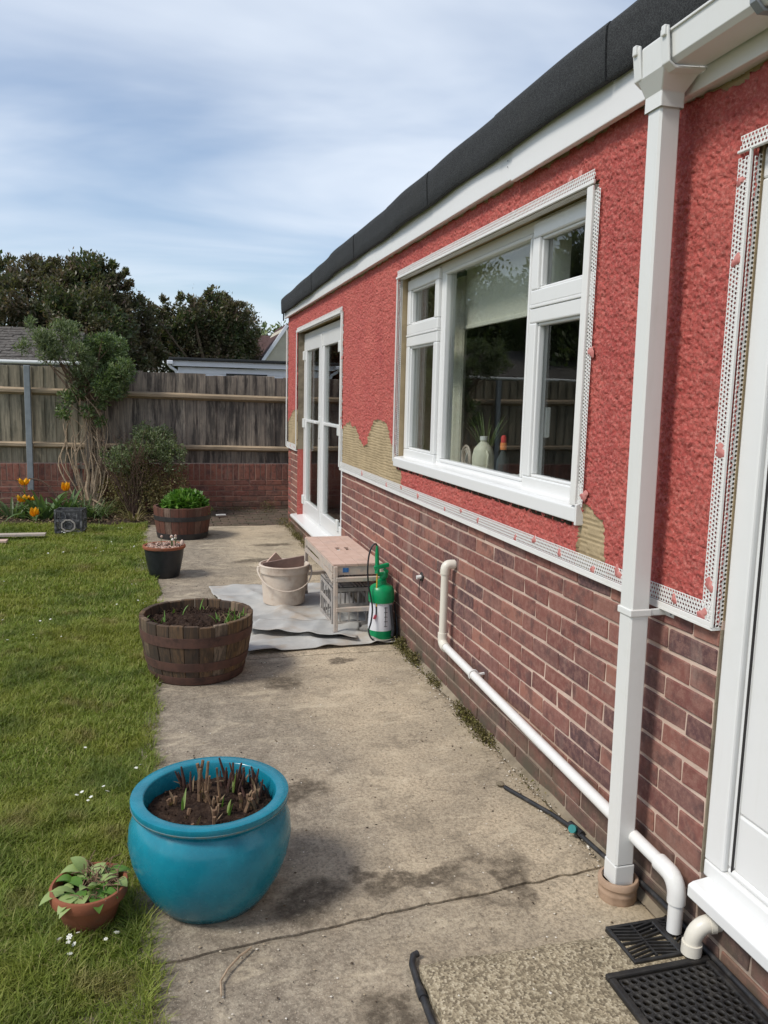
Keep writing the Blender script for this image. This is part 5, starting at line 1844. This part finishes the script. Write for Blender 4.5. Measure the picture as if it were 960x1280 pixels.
# ---- bucket
bk = thing('plaster_bucket', 'pink-beige bucket caked in dried plaster on the dust sheet', 'bucket', (.868, 5.93, .02))
MB().lathe([(0, .004), (.150, .0), (.156, .005), (.168, .15), (.176, .238)], 40).build('body', MT['plaster_bucket'], bk, world=False, smooth=True)
MB().lathe([(.176, .236), (.188, .238), (.190, .252), (.188, .285), (.192, .292), (.188, .298), (.176, .298), (.170, .285), (.162, .16), (.150, .06), (0, .055)], 40).build('rim', MT['plaster_bucket'], bk, world=False, smooth=True)
hd = [(.192 * math.cos(a), .192 * math.sin(a), .27 + .0) for a in (math.pi, 0)]
MB().tube([(-.192, -.02, .265)] + [(.205 * math.cos(a) * 1., -.205 * math.sin(a) * 1. - .02, .265 - .135 * math.sin(a)) for a in np.linspace(math.pi, 0, 17)] + [(.192, -.02, .265)], .005, 8).build('handle', MT['plaster_bucket'], bk, world=False, smooth=True)
for x in (-.192, .192):
    MB().lathe([(0, -.02), (.016, -.018), (.016, .018), (0, .02)], 10, (x, -.02, .265)).build('handle_lug', MT['plaster_bucket'], bk, world=False)
MT['hawk_board'] = simple('dusty_board', (.27, .185, .155), (.22, .15, .125), 14, .85, .3, 90)
o = MB().bar((-.165, -.02, .255), (.165, .05, .285), .012, .115, up=(0, -.1, 1)).build('scrap_board', MT['hawk_board'], None)
o.location = (.868, 5.93, .02); o.rotation_euler = (0, 0, .05)
tag(o, 'dusty brown scrap board propped across the mouth of the plaster bucket', 'board')
o = MB().bar((-.10, .09, .22), (-.02, .11, .30), .010, .11, up=(0, -.2, 1)).build('float_board', MT['bench_board'], None)
o.location = (.868, 5.93, .05)
tag(o, 'small pale pink board standing up behind the brown one in the bucket', 'board')

# ---- work bench / hop-up
wb = thing('work_bench', 'folding work platform with plaster-splashed pink top and aluminium legs', 'work platform', (1.235, 5.60, .012))
ZT = .468
bx0, bx1, by0, by1 = 1.065, 1.405, 5.06, 6.13
nb = 4
wdt = (bx1 - bx0) / nb
for k in range(nb):
    xa = bx0 + k * wdt + .0015; xb = xa + wdt - .003
    mb = MB()
    # gaps for the two hand-slots in the middle boards
    if k in (1, 2):
        ym = 5.60; xm = xb - .020 if k == 1 else xa + .045
        mb.box(xa, xb, by0, ym - .055, ZT, ZT + .014); mb.box(xa, xb, ym + .055, by1, ZT, ZT + .014)
        mb.box(xa, xm - .018, ym - .055, ym + .055, ZT, ZT + .014); mb.box(xm + .018, xb, ym - .055, ym + .055, ZT, ZT + .014)
    else:
        mb.box(xa, xb, by0, by1, ZT, ZT + .014)
    mb.build('deck_plank', MT['bench_board'], wb)
for y in (by0 + .004, by1 - .024):
    MB().box(bx0 + .02, bx1 - .02, y, y + .02, ZT - .060, ZT - .001).build('end_apron', MT['alu_splash'], wb)
for x in (bx0, bx1 - .02):
    MB().box(x, x + .02, by0 + .025, by1 - .025, ZT - .045, ZT - .001).build('side_rail', MT['alu_splash'], wb)
for y, dy in ((by0 - .018, -.03), (by1 + .018, .02)):
    for x in (bx0 + .012, bx1 - .012):
        MB().bar((x, y, ZT + .004), (x, y + dy, .03), .026, .026, up=(0, 1, 0)).build('leg', MT['alu_splash'], wb, bevel=.003, seg=1)
        MB().bar((x, y + dy * .95, .045), (x, y + dy, .0), .032, .032, up=(0, 1, 0)).build('foot_cap', MT['alu'], wb, bevel=.003, seg=1)
    for z in (.385, .185):
        t = (ZT - z) / ZT
        MB().bar((bx0 + .012, y + dy * t - .004, z), (bx1 - .012, y + dy * t - .004, z), .028, .030).build('rung', MT['alu_splash'], wb, bevel=.003, seg=1)
MB().bar((bx0 + .004, by0 + .02, .40), (bx0 + .004, by1, .38), .012, .03).build('side_stay', MT['alu_splash'], wb)
MB().bar((bx0 + .004, by0 + .02, .36), (bx0 + .004, by1 - .45, ZT - .02), .010, .022).build('folding_stay', MT['alu_splash'], wb)
MT['blue_sticker'] = simple('blue_label', (.03, .12, .32), (.05, .2, .45), 60, .5, .1)
MB().box(1.13, 1.17, by0 + .0015, by0 + .0035, ZT - .042, ZT - .012).build('blue_label', MT['blue_sticker'], wb)

# ---- plastic crates
MT['crate_grey'] = simple('dusty_crate', (.40, .36, .32), (.30, .28, .26), 18, .75, .3, 90, .003, .3, (.16, .15, .145), 12)
MT['crate_black'] = simple('scuffed_black_crate', (.035, .036, .038), (.07, .07, .072), 24, .6, .3, 90, .003, .4, (.24, .24, .24), 22)


def lattice_crate(name, label, loc, rz, W, D, Hh, mat, top=True, octagon=False):
    t = thing(name, label, 'crate', loc, rz, 'plastic crates')
    th = .012
    for sx in (-1, 1):
        for sy in (-1, 1):
            MB().box(sx * W / 2 - (th * 2 if sx > 0 else 0), sx * W / 2 + (th * 2 if sx < 0 else 0), sy * D / 2 - (th * 2 if sy > 0 else 0), sy * D / 2 + (th * 2 if sy < 0 else 0), 0, Hh).build('corner_post', mat, t, world=False, bevel=.003, seg=1)
    for z in (0, Hh * .48, Hh - .03):
        rg = MB()
        rg.box(-W / 2 + .024, W / 2 - .024, -D / 2 + .002, -D / 2 + th, z, z + .028); rg.box(-W / 2 + .024, W / 2 - .024, D / 2 - th, D / 2 - .002, z, z + .028)
        rg.box(-W / 2 + .002, -W / 2 + th, -D / 2 + .024, D / 2 - .024, z, z + .028); rg.box(W / 2 - th, W / 2 - .002, -D / 2 + .024, D / 2 - .024, z, z + .028)
        rg.build('band', mat, t, world=False, bevel=.002, seg=1)
    for k in range(1, 5):
        x = -W / 2 + W * k / 5
        y = -D / 2 + D * k / 5
        for q in ((x - .005, x + .005, -D / 2 + .004, -D / 2 + th), (x - .005, x + .005, D / 2 - th, D / 2 - .004), (-W / 2 + .004, -W / 2 + th, y - .005, y + .005), (W / 2 - th, W / 2 - .004, y - .005, y + .005)):
            MB().box(*q, .028, Hh - .03).build('rib', mat, t, world=False)
    if octagon:
        cc = [(math.cos(a) * .075, math.sin(a) * .066) for a in np.arange(8) * math.pi / 4 + math.pi / 8]
        rg = MB(); rg2 = MB()
        for k in range(8):
            a, b = cc[k], cc[(k + 1) % 8]
            rg.bar((a[0] * 1., -D / 2 - .004, Hh * .34 + a[1]), (b[0], -D / 2 - .004, Hh * .34 + b[1]), .016, .012, up=(0, 1, 0))
            rg2.bar((a[0] * .6, -D / 2 - .004, Hh * .34 + a[1] * .6), (b[0] * .6, -D / 2 - .004, Hh * .34 + b[1] * .6), .010, .010, up=(0, 1, 0))
        rg.build('octagon_ring', MT['crate_grey'], t, world=False); rg2.build('octagon_ring', mat, t, world=False)
        for k in range(5):
            MB().box(-.04, .04, -D / 2 - .003, -D / 2 + .004, Hh * .34 - .03 + k * .014, Hh * .34 - .024 + k * .014).build('grille_bar', mat, t, world=False)
    if top:                                 # patterned base turned up: groups of slots in alternating directions
        cx, cy = 4, 3
        g = MB()
        g.box(-W / 2 + .001, W / 2 - .001, -D / 2 + .001, D / 2 - .001, Hh - .002, Hh + .002)
        g.build('deck_backing', MT['black_plastic'], t, world=False)
        for i_ in range(cx):
            for j_ in range(cy):
                x0 = -W / 2 + W * i_ / cx; y0 = -D / 2 + D * j_ / cy; w_ = W / cx; d_ = D / cy
                g = MB()
                for s_ in range(3):
                    if (i_ + j_) % 2: g.box(x0 + .004, x0 + w_ - .004, y0 + d_ * (s_ + .2) / 3, y0 + d_ * (s_ + .75) / 3, Hh + .002, Hh + .009)
                    else: g.box(x0 + w_ * (s_ + .2) / 3, x0 + w_ * (s_ + .75) / 3, y0 + .004, y0 + d_ - .004, Hh + .002, Hh + .009)
                g.build('slat_group', mat, t, world=False)
    return t


lattice_crate('plastic_crate', 'dusty grey plastic crate upturned beneath the work platform', (1.245, 5.42, .016), 0, .31, .42, .27, MT['crate_grey'])
ck = lattice_crate('plastic_crate', 'scuffed black plastic crate standing alone on the lawn', (-1.02, 9.50, .0), R(-8), .30, .22, .265, MT['crate_black'], False, True)
MB().box(-.14, .14, -.10, .10, .004, .012).build('base_panel', MT['crate_black'], ck, world=False)
MB().box(-.135, .135, .08, .09, .02, .25).build('back_panel', MT['crate_black'], ck, world=False)

# ---- pressure sprayer
MT['spray_green'] = simple('green_plastic', (.0, .22, .075), (.0, .26, .09), 20, .35, .05)
MT['spray_white'] = simple('cloudy_plastic', (.70, .71, .73), (.64, .65, .68), 8, .4, .05)
MT['spray_black'] = MT['black_plastic']
MT['lance_yellow'] = simple('yellow_lance', (.62, .38, .04), (.55, .33, .04), 20, .4, .05)
MT['pink_tip'] = simple('pink_nozzle', (.70, .10, .14), (.6, .08, .12), 20, .4, .05)
sy = thing('pressure_sprayer', 'green and white pump pressure sprayer with black hose beside the brick wall', 'sprayer', (1.362, 4.93, .012))
MB().lathe([(0, .0), (.075, .0), (.082, .006), (.084, .03), (.0845, .062)], 32).build('base', MT['spray_green'], sy, world=False, smooth=True)
MB().lathe([(.0845, .062), (.085, .09), (.080, .17), (.074, .235), (.073, .245)], 32).build('tank', MT['spray_white'], sy, world=False, smooth=True)
MB().lathe([(.073, .243), (.083, .245), (.086, .27), (.083, .32), (.072, .345), (.055, .355), (.035, .362), (.032, .385), (.024, .39), (0, .392)], 32).build('shoulder', MT['spray_green'], sy, world=False, smooth=True)
MB().tube([(-.0, 0, .38), (0, 0, .43)], .016, 12).build('pump_rod', MT['spray_green'], sy, world=False, smooth=True)
MB().bar((-.035, .0, .425), (.04, .0, .425), .026, .026).build('pump_handle', MT['spray_green'], sy, world=False, bevel=.008)
MB().tube([(.0, -.0, .395), (.02, 0, .415), (.03, 0, .44)], [.02, .024, .014], 10).build('pump_collar', MT['spray_green'], sy, world=False, smooth=True)
for k in range(5):
    MB().box(.0, .022, -.0865 + k * .0022, -.0845 + k * .0022, .095 + k * .03, .098 + k * .03).build('scale_mark', MT['black_plastic'], sy, world=False)
MB().box(.006, .008, -.0862, -.0780, .09, .222).build('scale_line', MT['black_plastic'], sy, world=False)
lance = MB().tube([(-.048, -.06, .22), (-.046, -.05, .35), (-.045, -.045, .46)], .0045, 8)
lance.build('lance', MT['lance_yellow'], sy, world=False, smooth=True)
MB().tube([(-.052, -.066, .165), (-.049, -.062, .19), (-.048, -.06, .225)], .0045, 8).build('nozzle_tube', MT['black_plastic'], sy, world=False, smooth=True)
MB().tube([(-.066, -.072, .145), (-.052, -.066, .168)], .009, 8).build('nozzle', MT['pink_tip'], sy, world=False, smooth=True)
MB().tube([(-.045, -.045, .44), (-.044, -.04, .49), (-.046, -.036, .56), (-.046, -.034, .62)], [.016, .014, .013, .008], 10).build('trigger_grip', MT['spray_green'], sy, world=False, smooth=True)
MB().bar((-.065, -.045, .475), (.035, -.04, .495), .022, .028).build('trigger_body', MT['spray_green'], sy, world=False, bevel=.006)
MB().bar((-.0, -.042, .47), (.03, -.04, .445), .014, .02).build('trigger', MT['spray_green'], sy, world=False, bevel=.004)
hp = [(-.046, -.034, .615), (-.055, -.034, .632), (-.078, -.036, .62), (-.10, -.04, .56), (-.108, -.045, .46), (-.10, -.05, .36), (-.085, -.06, .28), (-.078, -.075, .21), (-.09, -.09, .13), (-.105, -.095, .07), (-.08, -.12, .02), (.0, -.125, .008), (.08, -.09, .018), (.105, -.03, .06), (.103, .0, .14), (.085, .0, .24)]
sm = []
for k in range(len(hp) - 1):
    a = Vector(hp[max(0, k - 1)]); b = Vector(hp[k]); c = Vector(hp[k + 1]); d = Vector(hp[min(len(hp) - 1, k + 2)])
    for s_ in range(4):
        t = s_ / 4
        sm.append(.5 * ((2 * b) + (c - a) * t + (2 * a - 5 * b + 4 * c - d) * t * t + (3 * b - a - 3 * c + d) * t ** 3))
MB().tube(sm, .0055, 8).build('hose', MT['black_plastic'], sy, world=False, smooth=True)
MB().tube([(.045, -.075, .235), (.052, -.082, .16), (.062, -.088, .08), (.055, -.09, .03)], .011, 8).build('strap', MT['black_plastic'], sy, world=False, smooth=True)

# ================================================================== drain, mat, hoses
MT['collar_dark'] = simple('wet_grit', (.03, .026, .02), (.05, .04, .03), 40, .9, .5, 100)
gc = thing('gully_collar', 'ribbed terracotta clay collar catching the foot of the downpipe', 'drain collar', (1.392, 2.092, -.004))
MB().lathe([(.058, .0), (.060, .008), (.0585, .022), (.0605, .026), (.0605, .033), (.0585, .037), (.060, .048), (.064, .052), (.064, .068), (.061, .072), (.053, .072), (.050, .066), (.050, .03)], 40).build('clay_ring', MT['clay_collar'], gc, world=False, smooth=True)
soil_disc(.051, .035, .006, 33, 6, 24).build('grit_fill', MT['collar_dark'], gc, world=False, smooth=True)

MT['iron'] = simple('black_grate', (.014, .014, .015), (.028, .027, .026), 40, .5, .3, 120, .002, .5)
dr = thing('drain_grate', 'black plastic drain grate with diamond slats set in the step slab', 'drain', (1.355, 1.83, .032))
W2, D2 = .118, .078
MB().box(-W2, W2, -D2, D2, -.004, .0015).build('gully_pit', MT['collar_dark'], dr, world=False)
fr = MB()
fr.box(-W2, W2, -D2, -D2 + .010, .002, .012).box(-W2, W2, D2 - .010, D2, .002, .012).box(-W2, -W2 + .010, -D2 + .0102, D2 - .0102, .002, .012).box(W2 - .010, W2, -D2 + .0102, D2 - .0102, .002, .012).box(.030, .050, -D2 + .0102, D2 - .0102, .002, .012)
fr.build('frame', MT['iron'], dr, world=False, bevel=.002, seg=1)
for (xc, hw) in ((-.039, .068), (.078, .027)):
    for k in range(9):
        q = (k + .5) / 9
        y = -D2 + .012 + q * (2 * D2 - .024)
        sg = 1 if k < 4 else -1
        if k == 4:
            MB().bar((xc - hw, y, .007), (xc + hw, y, .007), .005, .008).build('grate_bar', MT['iron'], dr, world=False); continue
        amp = .022 * sg
        MB().bar((xc - hw, y - amp * .4, .007), (xc, y + amp * .3, .007), .005, .008).build('grate_bar', MT['iron'], dr, world=False)
        MB().bar((xc, y + amp * .3, .007), (xc + hw, y - amp * .4, .007), .005, .008).build('grate_bar', MT['iron'], dr, world=False)
    MB().bar((xc, -D2 + .012, .0075), (xc, D2 - .012, .0075), .005, .009).build('grate_spine', MT['iron'], dr, world=False)

MT['rubber'] = simple('black_rubber', (.013, .012, .012), (.024, .022, .02), 30, .6, .4, 140, .002, .4, (.05, .045, .038), 14)
dm = thing('rubber_mat', 'black rubber door mat with rows of round holes before the white door', 'door mat', (1.285, 1.42, .034))
mx0, mx1, my0, my1 = 1.125, 1.445, 1.06, 1.722
bd = MB().box(mx0, mx1, my0, my0 + .02, .036, .054).box(mx0, mx1, my1 - .02, my1, .036, .054).box(mx0, mx0 + .02, my0 + .0202, my1 - .0202, .036, .054).box(mx1 - .02, mx1, my0 + .0202, my1 - .0202, .036, .054)
bd.build('border', MT['rubber'], dm, bevel=.005)
pit = .0255
mat_o = perf('honeycomb', (mx0 + .012, my0 + .02, .044), (1, 0, 0), (0, 1, 0), 11, int((my1 - my0 - .04) / pit), pit, dm, .425, .014, MT['rubber'])

MT['hose_black'] = simple('black_hose', (.018, .019, .021), (.03, .03, .032), 30, .5, .2, 120, .002, .4, (.07, .065, .06), 20)
ir = thing('irrigation_hose', 'thin black irrigation hose with teal valve lying along the foot of the wall', 'hose', (1.44, 2.3, .01))
ctrl = [(1.325, 2.83, .010), (1.365, 2.72, .011), (1.415, 2.58, .012), (1.440, 2.46, .016), (1.452, 2.36, .012), (1.459, 2.28, .012), (1.461, 2.18, .03), (1.462, 2.06, .05), (1.462, 1.95, .055), (1.463, 1.86, .050), (1.462, 1.75, .046), (1.460, 1.6, .046), (1.459, 1.4, .046), (1.458, 1.1, .046), (1.458, .6, .046)]
MB().tube(ctrl, .0085, 10).build('tube', MT['hose_black'], ir, smooth=True)
MT['teal'] = simple('teal_plastic', (.01, .20, .19), (.01, .16, .155), 30, .4, .05)
MB().tube([(1.443, 2.50, .016), (1.449, 2.42, .018)], .013, 10).build('valve_body', MT['hose_black'], ir, smooth=True)
MB().tube([(1.436, 2.455, .02), (1.418, 2.442, .032)], .015, 14).build('valve_cap', MT['teal'], ir, smooth=True)
h2 = MB().tube([(.675, 1.965, .012), (.660, 1.958, .013), (.648, 1.93, .010), (.642, 1.86, .009), (.637, 1.76, .009), (.632, 1.6, .008), (.63, 1.3, .008), (.63, .8, .008)], .0095, 10).build('garden_hose', MT['hose_black'], None, smooth=True)
tag(h2, 'black hose offcut lying against the edge of the raised step slab', 'hose')
MB().tube([(.640, 1.835, .0095), (.6385, 1.80, .0095)], .0125, 10).build('hose_joiner', MT['hose_black'], h2, smooth=True)

# ================================================================== small things lying about
tag(MB().box(-2.6, -1.235, 9.07, 9.17, .03, .055).build('lawn_plank', MT['alu_splash'], None, bevel=.003), 'long grey plank lying flat on the lawn left of the black crate', 'plank', 'planks on the lawn')
tag(MB().box(-2.6, -1.56, 8.74, 8.86, .022, .045).build('lawn_plank', MT['bench_board'], None, bevel=.003), 'pinkish plank lying on the lawn just before the grey one', 'plank', 'planks on the lawn')
o = MB().bar((.64, 10.40, .035), (.76, 10.42, .035), .05, .016).build('white_offcut', MT['pvc'], None, bevel=.003)
tag(o, 'small white plastic offcut on the paving behind the reddish barrel', 'offcut')
o = MB().tube([(.222, 2.105, .008), (.185, 2.07, .012), (.150, 2.03, .010), (.128, 1.99, .008), (.126, 1.935, .008)], [.003, .0035, .003, .0028, .002], 6).build('dry_twig', MT['vine_bark'], None, smooth=True)
tag(o, 'curved dry straw-coloured twig lying on the concrete before the turquoise pot', 'twig')
o = MB().lathe([(0, -.008), (.014, -.005), (.018, .002), (.010, .008), (0, .009)], 9, (1.318, 2.86, .010)).build('pebble', MT['cement'], None, smooth=True)
tag(o, 'pale pebble on the concrete beside the end of the thin hose', 'pebble')


def scatter(name, n, xr, yr, size, mat, label, cat, seed, weight=None):
    r_ = np.random.default_rng(seed)
    x = r_.uniform(*xr, n); y = r_.uniform(*yr, n)
    if weight is not None:
        k = weight(x, y) > r_.random(n)
        x = x[k]; y = y[k]
    mb = MB()
    for a, b in zip(x, y):
        s_ = size * r_.uniform(.4, 1.4)
        z = .034 if (a > .66 and b < 1.88) else .0
        c = Vector((a, b, z + s_ * .3))
        pts = [c + Vector((r_.uniform(.6, 1.2) * s_ * u_, r_.uniform(.6, 1.2) * s_ * v_, r_.uniform(.3, .6) * s_ * w_)) for u_, v_, w_ in ((1, 0, 0), (-1, 0, 0), (0, 1, 0), (0, -1, 0), (0, 0, 1), (0, 0, -1))]
        mb.add(pts, [(0, 2, 4), (2, 1, 4), (1, 3, 4), (3, 0, 4), (2, 0, 5), (1, 2, 5), (3, 1, 5), (0, 3, 5)])
    o_ = mb.build(name, mat, None)
    tag(o_, label, cat, kind='stuff')


MT['grit_pale'] = leafmat('pale_grit', [(0, (.22, .17, .11)), (.5, (.40, .33, .23)), (1, (.70, .66, .58))], 0, .9)
MT['grit_dark'] = leafmat('dark_crumbs', [(0, (.025, .018, .012)), (.6, (.06, .042, .028)), (1, (.13, .09, .05))], 0, .95)
scatter('pale_grit', 900, (-.05, 1.46), (1.4, 5), .004, MT['grit_pale'], 'scattered pale grit and chips on the concrete', 'grit', 3)
scatter('wall_grit', 1100, (1.34, 1.468), (2.1, 4.7), .0055, MT['grit_pale'], 'crumbled mortar grit along the foot of the wall', 'grit', 4, lambda x, y: np.clip((x - 1.33) / .13, 0, 1) ** 1.5)
scatter('dark_crumbs', 700, (-.05, 1.46), (1.4, 9), .0045, MT['grit_dark'], 'dark crumbs of soil and leaf on the concrete', 'crumbs', 5)

# ================================================================== things on the inner window sill
ZS = 1.166
XS = XW + .20
MT['milky'] = simple('milky_plastic', (.66, .64, .50), (.6, .58, .46), 9, .5, .05)
jg = thing('plastic_jug', 'cloudy plastic jug standing on the inner window sill', 'jug', (XS, 4.05, ZS))
jg.scale = (.78, .78, .82)
MB().lathe([(0, 0), (.07, 0), (.076, .01), (.078, .13), (.066, .18), (.035, .215), (.024, .225), (.024, .24)], 24).build('body', MT['milky'], jg, world=False, smooth=True)
MB().lathe([(.027, .238), (.027, .262), (0, .264)], 16).build('cap', MT['pvc'], jg, world=False, smooth=True)
MB().tube([(.0, -.06, .17), (.0, -.09, .14), (.0, -.085, .08), (0, -.07, .05)], .01, 8).build('handle', MT['milky'], jg, world=False, smooth=True)
bt = thing('spray_bottle', 'dark bottle with red and orange cap on the inner window sill', 'bottle', (XS - .02, 3.74, ZS))
MB().lathe([(0, 0), (.030, 0), (.033, .008), (.032, .11), (.014, .15), (.013, .165)], 20).build('body', simple('bottle_dark', (.05, .06, .06)), bt, world=False, smooth=True)
MB().lathe([(.016, .163), (.017, .195), (.013, .2)], 16).build('collar', simple('orange_cap', (.75, .22, .05)), bt, world=False, smooth=True)
MB().lathe([(.014, .198), (.014, .225), (.008, .235), (0, .236)], 16).build('cap', simple('red_cap', (.65, .03, .03)), bt, world=False, smooth=True)
rl = thing('wire_reel', 'round reel of pale wire propped on the inner window sill', 'reel', (XS - .02, 4.22, ZS))
for k in range(7):
    rr = .035 + .006 * k
    MB().tube([(-.01 + .006 * math.sin(k * 2), rr * math.cos(a), .085 + rr * math.sin(a)) for a in np.linspace(0, 2 * math.pi, 25)], .0035, 6, False).build('wire_turn', MT['alu_splash'], rl, world=False, smooth=True)
cl_ = thing('cloth_bundle', 'crumpled pale cloth on the inner window sill by the bottle', 'cloth', (XS - .02, 3.48, ZS))
bm = bmesh.new(); bmesh.ops.create_icosphere(bm, subdivisions=4, radius=1)
for v in bm.verts:
    q = 1 + .35 * math.sin(v.co.x * 6 + 1) * math.sin(v.co.y * 5) + .2 * math.sin(v.co.z * 9 + v.co.y * 4)
    v.co = Vector((v.co.x * .05 * q, v.co.y * .09 * q, max(-.03, v.co.z * .035 * q) + .03))
me = bpy.data.meshes.new('fold'); bm.to_mesh(me); bm.free(); me.materials.append(MT['sheet'])
for p_ in me.polygons: p_.use_smooth = True
place('fold', me, cl_)
bx_ = thing('picture_card', 'pale card propped up on the inner window sill beside the reel', 'card', (XS, 4.33, ZS))
MB().box(-.004, .004, -.06, .06, 0, .12).build('card', MT['pvc'], bx_, world=False)
pt = thing('sill_plant', 'thin dark houseplant standing behind the jug inside the window', 'plant', (XS + .08, 4.22, ZS))
r = random.Random(3)
MB().lathe([(0, 0), (.04, 0), (.05, .08), (.046, .08)], 16).build('pot', MT['terracotta'], pt, world=False, smooth=True)
for k in range(26):
    a = r.uniform(0, 6.28)
    vs, fs = blade((0, 0, .07), (math.cos(a) * .35, math.sin(a) * .35, 1), r.uniform(.15, .32), .012, r.uniform(.2, .8), 5)
    MB().add(vs, fs).build('leaf', MT['leaf_green'], pt, world=False)
blo = thing('roller_blind', 'cream roller blind half lowered inside the wide window pane', 'blind', (XW + .20, 3.8, 1.97))
MB().box(XW + .20, XW + .203, 3.18, 4.40, 1.995, 2.31).build('cloth', MT['blind'], blo)
MB().box(XW + .192, XW + .21, 3.18, 4.40, 1.972, 1.994).build('bottom_bar', MT['blind'], blo, bevel=.003)
MB().tube([(XW + .21, 3.17, 2.32), (XW + .21, 4.41, 2.32)], .022, 12).build('roller', MT['blind'], blo, smooth=True)
cu = []
for (a, b, lab) in ((4.56, 4.80, 'pale net curtain drawn aside in the left-hand casement'), ):
    vs = []; fs = []
    NW = 26
    for k in range(NW + 1):
        y = a + (b - a) * k / NW
        x = XW + .26 + .014 * math.sin(k * 1.9)
        vs += [(x, y, 1.18), (x, y, 2.3), (x + .005, y, 1.18), (x + .005, y, 2.3)]
    for k in range(NW):
        fs += [(k * 4, k * 4 + 4, k * 4 + 5, k * 4 + 1), (k * 4 + 2, k * 4 + 3, k * 4 + 7, k * 4 + 6)]
    o = MB().add(vs, fs).build('net_curtain', MT['blind'], None, smooth=True)
    tag(o, 'pale net curtain drawn aside inside the window casement nearer the french door', 'curtain')

# ================================================================== grass
def grass(n, xr, yr, h, wd, seed, dens=None):
    r_ = np.random.default_rng(seed)
    x = r_.uniform(*xr, n); y = r_.uniform(*yr, n)
    e = lawn_edge(y)
    k = x < e + .015 * r_.normal(size=n)
    far_ok = y < 9.98 + .05 * r_.normal(size=n)
    k &= far_ok
    if dens is not None: k &= dens(x, y) > r_.random(n)
    x = x[k]; y = y[k]; e = e[k]; n = len(x)
    tuft = fbm(x * 3.1, y * 3.1, 81) ; fine = fbm(x * 14, y * 14, 83)
    edge_boost = np.exp(-((e - x) / .05) ** 2) * .5
    hh = h * (.45 + 1.0 * tuft * fine * 2.2 + edge_boost) * r_.uniform(.5, 1.2, n)
    a = r_.uniform(0, 2 * np.pi, n)
    lean = r_.uniform(.1, .95, n)
    d1 = np.stack([np.cos(a) * lean, np.sin(a) * lean, np.ones(n)], -1); d1 /= np.linalg.norm(d1, axis=1, keepdims=True)
    d2 = d1 + np.stack([np.cos(a), np.sin(a), -.5 * np.ones(n)], -1) * .7; d2 /= np.linalg.norm(d2, axis=1, keepdims=True)
    b = a + r_.uniform(1, 2.1, n)
    s_ = np.stack([np.cos(b), np.sin(b), np.zeros(n)], -1) * (wd * r_.uniform(.6, 1.3, n))[:, None]
    z = lawn_z(x, y) - .006
    p0 = np.stack([x, y, z], -1); p1 = p0 + d1 * (hh * .6)[:, None]; p2 = p1 + d2 * (hh * .55)[:, None]
    v = np.stack([p0 - s_ * .5, p0 + s_ * .5, p1 + s_ * .42, p1 - s_ * .42, p2 + s_ * .08, p2 - s_ * .08], 1).reshape(-1, 3)
    i = np.arange(n)[:, None] * 6
    f = np.concatenate([i + np.array([[0, 1, 2, 3]]), i + np.array([[3, 2, 4, 5]])], 0)
    return v, f


parts = [grass(115000, (-1.25, .0), (1.2, 3.4), .045, .0030, 1), grass(85000, (-1.5, .0), (3.4, 5.6), .042, .0036, 2), grass(90000, (-2.3, .0), (5.6, 10.1), .040, .0055, 3), grass(60000, (-5.2, -1.2), (1.0, 10), .045, .008, 4, lambda x, y: np.where(x > -.3 * y - .4, .4, 1.))]
V_ = []; F_ = []; off = 0
for v, f in parts:
    V_.append(v); F_.append(f + off); off += len(v)
o = place('lawn_grass', npmesh('lawn_grass', np.concatenate(V_), np.concatenate(F_), MT['grass']))
tag(o, 'short uneven green lawn grass beside the concrete path', 'grass', kind='stuff')

# daisies
fmv = []
dq = []
r_ = np.random.default_rng(15)
dsp = [(-.28, 2.235), (-.25, 2.215), (-.19, 2.24), (-.215, 2.20), (-.27, 2.19), (-.30, 3.05), (-.31, 3.1), (-.26, 3.12), (-.16, 6.0), (-.13, 6.05), (-.18, 6.1), (-.75, 5.6), (-.82, 5.55), (-1.1, 8.0), (-1.05, 8.1), (-.95, 8.05), (-.2, 7.5), (-.25, 6.6), (-.4, 6.0), (-.3, 8.3), (-.15, 7.7), (-.1, 3.3)]
dsp += [(r_.uniform(-1.9, -.15), r_.uniform(3, 9.5)) for _ in range(40)]
mb = MB()
for (x, y) in dsp:
    for _ in range(int(r_.integers(1, 3))):
        cx, cy = x + r_.normal(0, .02), y + r_.normal(0, .02)
        z = float(lawn_z(np.array(cx), np.array(cy))) + r_.uniform(.03, .045)
        rad_ = r_.uniform(.006, .010)
        tx, ty = r_.normal(0, .25, 2)
        for k in range(7):
            a = 2 * math.pi * k / 7
            def pt_(rr, aa): return (cx + rr * math.cos(aa), cy + rr * math.sin(aa), z + rr * (tx * math.cos(aa) + ty * math.sin(aa)))
            mb.add([pt_(0, 0), pt_(rad_ * .7, a - .4), pt_(rad_, a), pt_(rad_ * .7, a + .4)], [(0, 1, 2, 3)])
o = mb.build('lawn_daisies', MT['petal_white'], None)
tag(o, 'tiny white daisies dotted over the lawn', 'daisies', kind='stuff')
print('scene ok')
